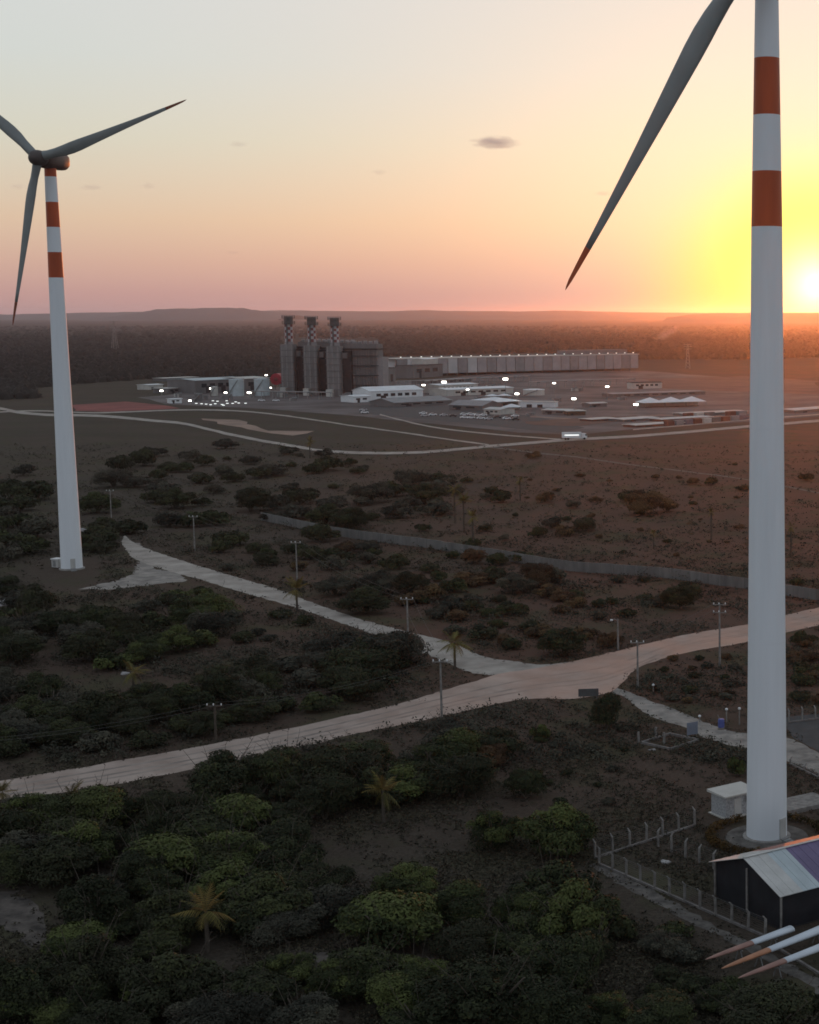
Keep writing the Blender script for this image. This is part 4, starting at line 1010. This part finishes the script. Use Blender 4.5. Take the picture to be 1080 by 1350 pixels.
# left turbine surroundings
p = G(76, 748); cb_ = empty('turbine_cabinet', p, R(-20), 'small white cabinet left of the left tower base', 'cabinet')
MB().box(-.9,.9,-.8,.8,.1,1.9).build('housing', M['greysheet'], cb_); MB().box(-1.05,1.05,-.95,.95,1.905,2.1).build('roof', M['white'], cb_); MB().box(-.5,.3,-.85,-.78,.3,1.7).build('door', M['steel'], cb_)
def rock(u, v, r, label):
    bm = bmesh.new(); bmesh.ops.create_icosphere(bm, subdivisions=2, radius=1)
    for vv in bm.verts:
        k = 1+.25*math.sin(vv.co.x*4+u)+.2*math.sin(vv.co.y*5+v); vv.co = Vector((vv.co.x*k*r*1.4, vv.co.y*k*r, vv.co.z*k*r*.7))
    me = bpy.data.meshes.new('rock'); bm.to_mesh(me); bm.free(); me.materials.append(M['rock']); o = inst('rock', me, None, G(u, v)); tag(o, label, 'rock')
rock(8, 797, 1.6, 'pale rock in the scrub at the left edge'); rock(167, 889, .6, 'small pale rock in the scrub left of the grass clearing'); rock(877, 1137, .35, 'small white stone behind the front fence'); rock(860, 989, .3, 'small white stone left of the unfinished foundation')
rock(110, 700, 1.0, 'pale stone just right of the left tower')

# ------------------------------------------------------------------ vegetation meshes
def leaf_cloud(lobes, n, size, mat_, name, seed, inner=.25, flat=.35):
    """Many small leaf faces spread on and in a set of lobes (cx,cy,cz,rx,ry,rz,tint)."""
    g = np.random.default_rng(seed); vol = np.array([l[3]*l[4]+l[3]*l[5] for l in lobes]); pr = vol/vol.sum()
    idx = g.choice(len(lobes), n, p=pr); Lb = np.array(lobes)[idx]
    d = g.normal(size=(n,3)); d /= np.linalg.norm(d, axis=1)[:,None]; d[:,2] = np.where(d[:,2] < -.45, -d[:,2], d[:,2])
    # clumps on each lobe's skin
    rad = np.where(g.random(n) < inner, g.random(n)**.5*.9, .82+.25*g.random(n))
    ph = (np.sin(d[:,0]*7+idx*1.3)*np.sin(d[:,1]*6+idx*2.1)+np.sin(d[:,2]*8+idx))*.09
    c = Lb[:,:3] + d*Lb[:,3:6]*(rad+ph)[:,None]
    c[:,2] = np.maximum(c[:,2], .05*size)
    nrm = d + g.normal(size=(n,3))*.42; nrm[:,2] += flat; nrm /= np.linalg.norm(nrm, axis=1)[:,None]
    a = np.cross(nrm, g.normal(size=(n,3))); a /= np.linalg.norm(a, axis=1)[:,None]; b = np.cross(nrm, a)
    s = size*(.6+.8*g.random(n))[:,None]
    v = np.stack([c-a*s, c-b*s*.45+nrm*s*.12, c+a*s, c+b*s*.45+nrm*s*.12], 1).reshape(-1,3)
    tint = np.clip(Lb[:,6] + g.normal(size=n)*.10 + ph*.8, 0, 1)
    me = bpy.data.meshes.new(name)
    me.vertices.add(4*n); me.vertices.foreach_set('co', v.astype(np.float32).ravel())
    me.loops.add(4*n); me.loops.foreach_set('vertex_index', np.arange(4*n, dtype=np.int32))
    me.polygons.add(n); me.polygons.foreach_set('loop_start', np.arange(0,4*n,4,dtype=np.int32)); me.polygons.foreach_set('loop_total', np.full(n,4,dtype=np.int32))
    at = me.attributes.new('tint', 'FLOAT', 'POINT'); at.data.foreach_set('value', np.repeat(tint,4).astype(np.float32))
    me.update(); me.validate(); me.materials.append(mat_); return me
def lobes_for(seed, n, spread, h, rr, bright):
    g = random.Random(seed); out = []
    for i in range(n):
        a = g.uniform(0, 2*PI); r = spread*math.sqrt(g.random())
        k = 1-.45*(r/spread)**2
        R_ = rr*g.uniform(.7,1.25)
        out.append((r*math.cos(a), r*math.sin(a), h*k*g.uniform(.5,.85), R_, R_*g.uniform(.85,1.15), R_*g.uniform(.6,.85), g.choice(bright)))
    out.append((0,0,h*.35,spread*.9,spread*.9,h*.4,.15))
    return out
# unit plants: about 1 wide (radius .5) and ~.65 high, scaled per individual
TREES, SHRUBS = {}, {}
for kind, br in (('dark', (.2,.3,.4,.5)), ('green', (.25,.45,.7,.95)), ('grey', (.2,.4,.6)), ('brown', (.2,.5,.7))):
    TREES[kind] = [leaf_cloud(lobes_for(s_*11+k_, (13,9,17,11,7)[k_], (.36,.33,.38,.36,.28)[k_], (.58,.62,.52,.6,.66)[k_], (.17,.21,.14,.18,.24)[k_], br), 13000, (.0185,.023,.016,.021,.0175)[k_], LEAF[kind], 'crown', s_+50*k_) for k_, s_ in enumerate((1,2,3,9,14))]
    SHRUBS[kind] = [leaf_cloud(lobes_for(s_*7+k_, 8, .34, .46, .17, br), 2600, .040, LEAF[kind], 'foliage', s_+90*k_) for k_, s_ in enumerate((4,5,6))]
def trunk_mesh(seed):
    g = random.Random(seed); mb = MB()
    for i in range(5):
        a = g.uniform(0, 2*PI); r = g.uniform(.1,.3)
        p0 = (g.uniform(-.03,.03), g.uniform(-.03,.03), -.02); p1 = (r*.35*math.cos(a), r*.35*math.sin(a), .2); p2 = (r*math.cos(a), r*math.sin(a), .46)
        mb.tube(p0, p1, .022, .015, 6); mb.tube(p1, p2, .015, .006, 5)
    for i in range(7):
        a = g.uniform(0, 2*PI); r = g.uniform(.15,.5); q_ = (r*.5*math.cos(a), r*.5*math.sin(a), .35); e_ = (r*math.cos(a)+g.uniform(-.05,.05), r*math.sin(a), g.uniform(.5,.74))
        mb.tube((0,0,.1), q_, .006, .004, 4); mb.tube(q_, e_, .004, .0015, 4)
        for j in range(2): mb.tube(e_, (e_[0]+g.uniform(-.07,.07), e_[1]+g.uniform(-.07,.07), e_[2]+g.uniform(-.02,.07)), .003, .001, 3)
    return mb.mesh('trunk', M['bark'])
TRUNKS = [trunk_mesh(s_) for s_ in range(3)]

def frond_mesh(seed):
    g = np.random.default_rng(seed); V, Fc, T = [], [], []
    n = 12
    for i in range(n):
        t0 = .12+.88*i/n
        x = t0; z_ = .28*t0-.42*t0*t0
        for s_ in (-1, 1):
            l_ = .26*math.sin(PI*min(1, .18+.82*t0)**.8)+.05
            k = len(V); dr_ = .45*l_
            V += [(x, 0, z_), (x+.055, 0, z_), (x+.16+.05*g.random(), s_*l_, z_-dr_-.05*g.random())]; Fc.append((k, k+1, k+2)); T += [.4+.4*g.random()]*3
    for i in range(6):
        t0, t1 = i/6, (i+1)/6; zf_ = lambda t: .28*t-.42*t*t; k = len(V)
        V += [(t0,-.012,zf_(t0)),(t1,-.008,zf_(t1)),(t1,.008,zf_(t1)),(t0,.012,zf_(t0))]; Fc.append((k,k+1,k+2,k+3)); T += [.7]*4
    me = bpy.data.meshes.new('frond'); me.from_pydata(V, [], Fc); at = me.attributes.new('tint','FLOAT','POINT'); at.data.foreach_set('value', np.array(T, dtype=np.float32)); me.materials.append(LEAF['palm']); return me
FROND = [frond_mesh(s_) for s_ in range(3)]
def palm(u, v, vtop, wpx, label, cat='palm', dead=False):
    p = G(u, v); h = zat(p, vtop); fl = wpx/ppm(p)*.55; th = max(.4, h-fl*.45)
    o = empty('palm', p, random.uniform(0,6), label, cat, 'palms in the scrub')
    MB().tube((0,0,-.2),(0,0,th),.02*h+.12,.015*h+.08,8).build('trunk', M['bark'], o)
    n = 15
    for i in range(n):
        el = R(random.choice((60,35,10,-20,-45)) + random.uniform(-8,8)); a = 2*PI*i*.382+random.uniform(-.2,.2)
        f = inst('frond', random.choice(FROND), o, (0,0,th), (0, -el, a), (fl*random.uniform(.8,1.1),)*3)
PALMS = [((392,806),768,34,'small dark palm on the edge of the side track'),((600,882),836,44,'palm with yellowish fronds on the corner of the junction'),((274,1256),1184,74,'low yellow-orange palm in the foreground thicket'),
 ((506,1085),1030,52,'grey-green palm in front of the clearing below the road'),((95,1078),1040,44,'young yellow-green palm at the near edge of the dirt road'),((4,1058),1036,36,'orange tinted palm at the left edge of the road'),
 ((177,918),876,40,'grey palm in the clearing above the dirt road'),((612,702),655,24,'thin brown palm beyond the pale wall'),((624,722),676,22,'second thin brown palm just before the pale wall'),((409,604),578,16,'small reddish palm above the far bushes'),
 ((938,712),672,14,'tall thin palm left of the right tower'),((600,690),640,20,'tallest thin palm in the brown field'),((686,660),630,14,'slim palm among bushes left of the round field tree'),((862,724),700,12,'small dark palm in the open brown field'),((1043,735),690,18,'palm just right of the right tower')]
for (uv, vt, wp_, lb) in PALMS: palm(*uv, vt, wp_, lb)

# ------------------------------------------------------------------ plants one by one
def inside(poly, P):
    x, y = P[:,0], P[:,1]; r = np.zeros(len(P), bool); n = len(poly); j = n-1
    for i in range(n):
        xi, yi = poly[i]; xj, yj = poly[j]
        c = ((yi > y) != (yj > y)); r ^= c & (x < (xj-xi)*(y-yi)/((yj-yi) if yj != yi else 1e-9)+xi); j = i
    return r
KEEP = ROADS + [np.array([G(u, v)[:2] for u, v in pl]) for pl in (
    [(930,1175),(985,1125),(1080,1100),(1200,1100),(1200,1200),(1080,1240),(1030,1240)], [(925,1085),(930,1060),(985,1045),(1080,1080),(1060,1120),(985,1130)],
    [(930,1280),(1045,1215),(1200,1160),(1200,1200),(975,1300)], [(55,735),(130,735),(135,778),(50,778)])]
def clear(p, r=0.0):
    P_ = np.array([(p.x, p.y), (p.x+r, p.y), (p.x-r, p.y), (p.x, p.y+r), (p.x, p.y-r)])
    return not any(inside(pl, P_).any() for pl in KEEP)
KEEP.append(np.array([G(u, v)[:2] for u, v in [(235,1235),(315,1235),(320,1310),(230,1310)]]))
plants = []           # (object, u, v, width px, kind, form)
def plant(u, v, wpx, hpx=None, kind='dark', form=None, chk=True, label=None):
    p = G(u, v); W_ = wpx/ppm(p)
    if chk and not clear(p, W_*.28): return
    hp = hpx or wpx*random.uniform(.55,.72)
    H_ = hp/ppm(p)*.98
    form = form or ('tree' if wpx > 58 else 'shrub')
    rz = random.uniform(0, 2*PI); sc = (W_, W_*random.uniform(.85,1.1), H_/.72)
    if form == 'tree':
        o = empty('tree', p, rz); o.scale = sc
        inst('trunk', random.choice(TRUNKS), o); inst('crown', random.choice(TREES[kind]), o)
    else:
        o = inst('shrub', random.choice(SHRUBS[kind]), None, p, (0,0,rz), sc)
        if wpx > 34:
            st_ = inst('stem', random.choice(TRUNKS), o, (0,0,0), (0,0,0), (.8,.8,.7))
    plants.append([o, u, v, wpx, kind, form, label]); return o
# large ones read off the photograph: (u, base v, width px, height px, kind)
for a in [(738,1128,112,92,'green'),(650,1118,86,72,'green'),(800,962,64,56,'dark'),(757,1240,140,100,'green'),(690,1228,90,66,'green'),(610,1222,110,66,'green'),(520,1250,150,90,'green'),(540,1180,90,54,'green'),
          (460,1318,110,74,'green'),(640,1352,190,120,'dark'),(800,1352,110,60,'green'),(1010,1372,160,80,'dark'),(760,1310,120,90,'dark'),(870,1372,110,66,'dark'),(560,1370,120,70,'dark'),
          (300,1150,150,80,'green'),(200,1165,120,80,'green'),(110,1140,110,76,'green'),(380,1160,110,70,'dark'),(90,1085,80,40,'grey'),(240,1110,110,60,'dark'),(370,1120,90,56,'green'),
          (430,1080,100,70,'dark'),(500,1060,90,64,'dark'),(610,1050,110,66,'dark'),(650,1010,60,40,'brown'),(560,1010,80,46,'grey'),(480,1020,90,50,'dark'),(390,1060,80,56,'dark'),
          (420,1180,100,62,'dark'),(350,1220,130,86,'dark'),(230,1235,130,90,'dark'),(130,1225,130,90,'dark'),(40,1150,100,70,'grey'),(-5,1240,110,90,'dark'),(110,1310,150,110,'dark'),(230,1330,150,100,'dark'),(10,1340,140,100,'dark'),
          (350,1300,130,80,'dark'),(400,1365,120,70,'grey'),(300,1375,140,80,'grey'),(150,1385,140,80,'dark'),(430,1220,110,66,'grey'),(712,975,30,32,'green'),(690,1050,60,50,'dark'),(970,1022,30,38,'green'),
          (838,850,78,46,'brown'),(806,852,40,30,'brown'),(880,1345,90,40,'dark'),(940,1330,70,36,'dark'),(700,1362,110,60,'dark'),(20,1080,70,36,'grey'),(150,1090,70,34,'brown'),(260,1075,80,36,'dark'),(330,1065,70,36,'dark')]:
    plant(*a, chk=a[0] not in (800, 970))
MIDS = [(31,627,36),(50,650,42),(10,642,30),(160,620,44),(190,614,50),(150,642,60),(178,642,50),(210,632,30),(270,614,32),(245,622,30),(222,620,28),(265,637,36),(330,612,32),(300,607,14),(345,630,40),(360,627,44),(385,617,20),(310,635,36),(430,620,44),(460,614,26),(478,622,24),(410,624,30),(395,602,14),
 (130,676,60),(215,652,50),(232,670,60),(205,662,50),(250,694,54),(225,694,50),(282,692,50),(310,718,50),(290,728,40),(330,674,60),(362,672,50),(395,664,50),(388,684,50),(430,692,60),(462,692,50),(440,672,50),(490,662,60),(520,654,50),(545,644,60),(577,652,50),(522,682,50),(560,664,60),(590,642,30),(602,652,30),(640,657,20),(660,662,36),
 (704,604,22),(582,637,40),(574,678,50),(719,662,36),(755,670,26),(786,662,20),(832,662,42),(848,677,60),(880,674,36),(772,700,46),(728,696,36),(745,706,36),(709,708,30),(622,722,30),(790,710,14),(937,639,24),(914,639,22),(895,632,12),(969,614,10),(1065,634,26),(979,647,22),(822,730,14),(880,716,14),(892,734,12),(935,716,10),(851,767,18),(911,786,46),(897,802,60),(1051,772,26),(815,768,24),
 (445,742,50),(412,737,44),(486,727,40),(441,784,60),(482,808,70),(500,782,60),(540,782,60),(567,792,50),(597,780,44),(597,806,50),(578,815,40),(620,772,50),(650,767,50),(678,782,60),(708,772,60),(730,767,50),(675,810,44),(641,842,50),(620,806,40),(741,792,40),(723,852,30),(745,864,74),(423,714,56),(463,697,60),(690,740,40),(520,750,44),(350,745,44),(340,728,36),(300,752,24),(770,842,40),(700,832,36),(760,800,34),(665,850,30),(790,800,26),(930,830,44),(870,800,30),(560,700,26),(640,700,24),(665,712,20),(1068,890,50),(1060,850,40),(960,905,24),(900,900,18),(1050,1010,24)]
for u, v, w_ in MIDS:
    if 785 < u and v < 740: k = random.choice(('dark','brown','brown'))
    elif u > 560: k = random.choice(('dark','brown','dark','grey'))
    else: k = random.choice(('dark','dark','grey'))
    plant(u, v, w_, None, k, 'tree' if w_ >= 60 else 'shrub')
# thickets: sampled inside outlines read off the photograph
def fill(poly, step, wr, kinds, vr=.42, hk=(.5,.7)):
    pl = np.array(poly, float); x0, y0 = pl.min(0); x1, y1 = pl.max(0); v = y0+step*.2; row = 0
    while v < y1:
        u = x0 + (row % 2)*step*.5
        while u < x1:
            uu, vv = u+random.uniform(-.35,.35)*step, v+random.uniform(-.18,.18)*step
            if inside(poly, np.array([[uu, vv]]))[0]:
                w_ = random.uniform(*wr); plant(uu, vv, w_, w_*random.uniform(*hk), random.choice(kinds), 'tree' if w_ > 66 else 'shrub')
            u += step
        v += step*vr; row += 1
fill([(-20,655),(50,648),(58,700),(50,735),(20,745),(-20,745)], 34, (44,62), ['dark','dark','grey'])
fill([(112,690),(168,690),(166,738),(135,744),(112,738)], 30, (42,60), ['dark'])
fill([(-20,790),(50,795),(70,815),(120,828),(180,826),(250,812),(325,818),(310,840),(262,866),(190,876),(150,884),(90,876),(-20,884)], 44, (54,90), ['dark','dark','dark','grey','green'])
fill([(130,796),(180,792),(250,782),(300,792),(335,806),(250,812),(180,818)], 34, (34,50), ['dark','grey','green'], .42, (.45,.6))
fill([(-20,765),(45,765),(58,785),(-20,790)], 30, (30,44), ['dark','grey'], .42, (.4,.55))
fill([(-20,905),(70,920),(150,935),(240,925),(290,908),(350,890),(440,868),(520,862),(560,885),(520,920),(430,940),(330,962),(200,986),(90,1004),(-20,1015)], 46, (56,92), ['dark','dark','grey'])
fill([(360,880),(420,850),(470,845),(540,872),(580,884),(600,896),(560,905),(520,900)], 40, (30,46), ['dark','grey'])
fill([(-20,1075),(150,1060),(330,1025),(400,1010),(470,1000),(560,985),(640,975),(690,1000),(680,1030),(600,1060),(520,1070),(420,1100),(440,1150),(420,1200),(440,1300),(380,1370),(-20,1370),(70,1260),(60,1190),(-20,1170)], 76, (80,124), ['dark','dark','dark','dark','green','grey'], .45)
fill([(480,1290),(700,1190),(820,1200),(840,1290),(760,1370),(480,1370)], 90, (90,130), ['dark','dark','green'], .5)
fill([(310,800),(360,800),(420,830),(400,850),(340,880),(320,850)], 50, (26,40), ['grey','dark'])
fill([(850,870),(905,866),(970,862),(975,930),(930,940),(880,925),(850,905)], 34, (16,30), ['brown','grey','dark'])
fill([(1045,845),(1100,830),(1100,930),(1045,935)], 34, (24,40), ['dark','brown'])
fill([(430,700),(560,730),(750,758),(860,770),(870,800),(800,830),(760,860),(660,860),(560,820),(420,775),(330,740)], 48, (26,44), ['dark','brown','dark','grey'])
fill([(180,590),(420,590),(520,620),(700,650),(690,680),(380,690),(180,660)], 62, (16,36), ['dark','grey'], .3)
fill([(700,610),(975,625),(975,740),(760,720),(640,690)], 74, (8,18), ['brown','dark'], .3)
fill([(700,960),(830,960),(850,1010),(800,1080),(720,1060)], 52, (14,26), ['grey','dark'], .4)
fill([(800,1200),(900,1230),(1000,1290),(1080,1330),(1000,1350),(850,1310)], 60, (36,70), ['dark','grey'], .4)
print('plants', len(plants), sum(1 for p in plants if p[5] == 'tree'))

# hedge ring round the right tower, and a hedge beyond it
def hedge(c, r0, a0, a1, label, n=2600):
    lob = []
    k = max(6, int((a1-a0)*r0/.8))
    for i in range(k):
        a = a0+(a1-a0)*i/(k-1); lob.append((r0*math.cos(a), r0*math.sin(a), .35, .6, .6, .45+random.uniform(0,.2), random.choice((.1,.3,.6,.9))))
    me = leaf_cloud(lob, n, .13, LEAF['hedge'], 'hedge', 5); o = inst('hedge', me, None, c); tag(o, label, 'hedge')
hedge(zr_base, 6.2, R(120), R(300), 'low orange-green ring hedge round the right tower base')
hedge(zr_base + Vector((0,0,0)), 6.4, R(-35), R(75), 'low rust coloured hedge right of the right tower base', 1800)
o = MB(); o.lathe([(4.6,.0),(4.5,.14),(2.3,.16)], 40, caps=False); o = o.build('apron', M['pathdirt'], None, zr_base); tag(o, 'grey concrete apron round the right tower base', 'apron', kind='structure')

# ------------------------------------------------------------------ ground cover and far woodland (uncountable)
def tri_mesh(name, V, tint, m_, k):
    n = len(V)//k; me = bpy.data.meshes.new(name); me.vertices.add(len(V)); me.vertices.foreach_set('co', V.astype(np.float32).ravel())
    me.loops.add(len(V)); me.loops.foreach_set('vertex_index', np.arange(len(V), dtype=np.int32)); me.polygons.add(n)
    me.polygons.foreach_set('loop_start', np.arange(0,len(V),k,dtype=np.int32)); me.polygons.foreach_set('loop_total', np.full(n,k,dtype=np.int32))
    at = me.attributes.new('tint','FLOAT','POINT'); at.data.foreach_set('value', np.repeat(tint,k).astype(np.float32)); me.update(); me.materials.append(m_); return me
def cover(n, vlo, vhi, smin, smax, name, label, m_, up, seed, leaves=5, spread=1.0, gate=-.3, spill=.55):
    g = np.random.default_rng(seed); u = g.uniform(-25, 1105, n); b = g.uniform(0, 1, n); v = vlo+(vhi-vlo)*b
    a_, b_ = (u-CX)/F, (v-CY)/F; t = CAM_H/(ST+b_*CT); P_ = np.stack([a_*t, (CT-b_*ST)*t], 1)
    cl = np.sin(P_[:,0]*.21+np.sin(P_[:,1]*.13)*2)+np.sin(P_[:,1]*.17+np.sin(P_[:,0]*.11)*2.3)+.9*np.sin(P_[:,0]*.9+P_[:,1]*.7)
    ok = (cl + g.normal(size=n)*(1.0 if gate < 0 else .35)) > gate
    Pj = P_ + g.normal(size=(n,2))*spill
    for pl in KEEP: ok &= ~inside(pl, Pj)
    if spill == 0:
        for dx_, dy_ in ((2,0),(-2,0),(0,2.5),(0,-2.5)):
            for pl in KEEP: ok &= ~inside(pl, P_+np.array([dx_, dy_]))
    P_ = P_[ok]; n = len(P_); cl = cl[ok]
    k = leaves; rad_ = g.uniform(.15,.55,n)*spread
    P_ = np.repeat(P_, k, 0); cl = np.repeat(cl, k); rad_ = np.repeat(rad_, k); base_t = np.repeat(g.normal(.42,.2,n), k); n = len(P_)
    off = g.normal(size=(n,2)); r_ = np.linalg.norm(off, axis=1)
    P_ = P_ + off*rad_[:,None]*.6
    s = g.uniform(smin, smax, n)[:,None]; hz = np.maximum(.02, rad_*up*np.clip(1.2-r_*.6, .05, 1)*g.uniform(.3,1,n))
    c = np.concatenate([P_, hz[:,None]], 1)
    nrm = g.normal(size=(n,3))*.8 + np.array([0,0,.9]); nrm /= np.linalg.norm(nrm, axis=1)[:,None]
    A_ = np.cross(nrm, g.normal(size=(n,3))); A_ /= np.linalg.norm(A_, axis=1)[:,None]; B_ = np.cross(nrm, A_)
    V = np.stack([c-A_*s*.6, c-B_*s*.3, c+A_*s*.6, c+B_*s*.3], 1).reshape(-1,3)
    V[:,2] = np.maximum(V[:,2], .015)
    tint = np.clip(base_t+g.normal(0,.12,n)+.06*cl, 0, 1)
    o = inst(name, tri_mesh(name, V, tint, m_, 4)); tag(o, label, name.replace('_',' '), kind='stuff')
cover(130000, 700, 1365, .14, .34, 'undergrowth', 'low dry undergrowth covering the ground between the bushes', LEAF['under'], .7, 21)
cover(15000, 585, 800, .3, .7, 'dry_grass', 'sparse dry grass over the fields beyond the junction', LEAF['under'], .5, 22, 4, 2.0)

cover(11000, 588, 1010, .25, .5, 'low_scrub', 'low mixed scrub scattered between the larger bushes', LEAF['grey'], 1.2, 23, 24, 3.8, .5, 0.0)
def crowns(n_try, regions, label, name, seed, wid=(7,13)):
    g = np.random.default_rng(seed); V = []; Fq = []; T = []
    base = []
    m, k = 8, 3
    for j in range(k):
        el = j/(k)*PI/2*.95
        for i in range(m): base.append((math.cos(el)*math.cos(2*PI*i/m), math.cos(el)*math.sin(2*PI*i/m), math.sin(el)))
    base.append((0,0,1)); base = np.array(base); nb = len(base)
    fc = [(j*m+i, j*m+(i+1)%m, (j+1)*m+(i+1)%m, (j+1)*m+i) for j in range(k-1) for i in range(m)] + [((k-1)*m+i, (k-1)*m+(i+1)%m, k*m, k*m) for i in range(m)]
    fc = np.array(fc)
    pts = []
    for poly, share in regions:
        pl = np.array(poly, float); cnt = int(n_try*share); u = g.uniform(pl[:,0].min(), pl[:,0].max(), cnt); v = g.uniform(pl[:,1].min(), pl[:,1].max(), cnt)
        Q_ = np.stack([u, v], 1); pts.append(Q_[inside(poly, Q_)])
    Q_ = np.concatenate(pts); n = len(Q_)
    a_, b_ = (Q_[:,0]-CX)/F, (Q_[:,1]-CY)/F; t = CAM_H/(ST+b_*CT); X = a_*t; Y = (CT-b_*ST)*t
    W_ = g.uniform(*wid, n)*np.clip(t/2500, .7, 1.15)/2; H_ = W_*g.uniform(.8,1.3,n)*np.clip(1.2-t/9000, .55, 1)
    jit = 1+.28*g.normal(size=(n,nb,1)); v = base[None]*jit*np.stack([W_,W_,H_],1)[:,None,:] + np.stack([X,Y,np.zeros(n)],1)[:,None,:]
    v[:,:m,2] = -.3
    Fq = (fc[None]+np.arange(n)[:,None,None]*nb)
    me = bpy.data.meshes.new(name); me.vertices.add(n*nb); me.vertices.foreach_set('co', v.reshape(-1).astype(np.float32))
    quads = Fq[:, :(k-1)*m].reshape(-1,4); tris = Fq[:, (k-1)*m:, :3].reshape(-1,3)
    lv = np.concatenate([quads.ravel(), tris.ravel()]).astype(np.int32); me.loops.add(len(lv)); me.loops.foreach_set('vertex_index', lv)
    me.polygons.add(len(quads)+len(tris)); ls = np.concatenate([np.arange(len(quads))*4, len(quads)*4+np.arange(len(tris))*3]).astype(np.int32); lt = np.concatenate([np.full(len(quads),4),np.full(len(tris),3)]).astype(np.int32)
    me.polygons.foreach_set('loop_start', ls); me.polygons.foreach_set('loop_total', lt)
    at = me.attributes.new('tint','FLOAT','POINT'); at.data.foreach_set('value', np.repeat(np.clip(g.uniform(0,.6,n)+.25*np.sin(X*.004+np.sin(Y*.003)*2)*np.sin(Y*.0021+1),0,1), nb).astype(np.float32)); me.update(); me.validate()
    me.materials.append(LEAF['wood']); o = inst(name, me); tag(o, label, 'woodland', kind='stuff'); print(name, n)
crowns(24000, [([(-30,442),(200,445),(370,447),(368,500),(250,496),(120,505),(40,512),(-30,528)], .30), ([(-30,505),(30,508),(48,525),(-30,528)], .02), ([(500,446),(620,440),(840,445),(850,466),(700,465),(500,470)], .12),
               ([(840,448),(1110,440),(1110,470),(985,474),(845,474)], .14), ([(-30,430),(1110,430),(1110,446),(-30,446)], .14)], 'dark far woodland stretching from the plant to the horizon', 'woodland', 31)

# ------------------------------------------------------------------ labels for the plants
LM = [('left tower',(95,720)),('side track palm',(392,790)),('T-topped pole',(538,830)),('junction palm',(600,860)),('roadside pole',(582,930)),('round roadside bush',(800,930)),('white cabin',(955,1060)),('right tower',(1011,900)),('dark shed',(990,1180)),
      ('foreground palm',(274,1220)),('grey clearing palm',(506,1060)),('sandy clearing',(40,1220)),('pale wall middle',(640,735)),('thicket pole',(285,950)),('red soil field',(165,540)),('pole on upper side track',(257,705)),
      ('thin brown palm',(612,680)),('corner pole',(841,880)),('spare blades',(980,1265)),('car park',(600,560)),('front fence',(880,1180)),('lone tall palm',(938,690)),('picture bottom centre',(500,1345)),('truck on the road',(760,578)),('unfinished foundation',(890,975)),('palm in the clearing',(177,900))]
ordw = ['nearest','second nearest','third nearest','fourth nearest','fifth nearest','sixth nearest','seventh nearest','eighth nearest','ninth nearest','tenth nearest']+[x+' nearest' for x in 'eleventh twelfth thirteenth fourteenth fifteenth sixteenth seventeenth eighteenth nineteenth twentieth'.split()]
buckets = {}
for i, (o, u, v, w_, k, f, lb) in enumerate(plants):
    n_, (lu, lv) = min(LM, key=lambda q_: math.hypot((u-q_[1][0]), (v-q_[1][1])*1.6))
    du, dv = u-lu, (v-lv)*1.8
    rel = ('right of' if du > 0 else 'left of') if abs(du) > abs(dv) else ('below' if dv > 0 else 'above')
    size = 'big' if w_ > 100 else 'broad' if w_ > 66 else 'medium' if w_ > 36 else 'small'
    tone = dict(dark='dark green', green='bright topped green', grey='grey-green', brown='brownish')[k]
    buckets.setdefault((n_, rel, size, tone, f), []).append((math.hypot(du, dv), i))
for (n_, rel, size, tone, f), lst in buckets.items():
    lst.sort()
    for r_, (d_, i) in enumerate(lst):
        o = plants[i][0]
        txt = f'{size} {tone} {f} {rel} the {n_}'
        if len(lst) > 1: txt += f', {ordw[r_]} to it' if r_ < len(ordw) else ', far from it'
        tag(o, txt, f, 'trees in the thickets' if f == 'tree' else 'shrubs in the scrub')
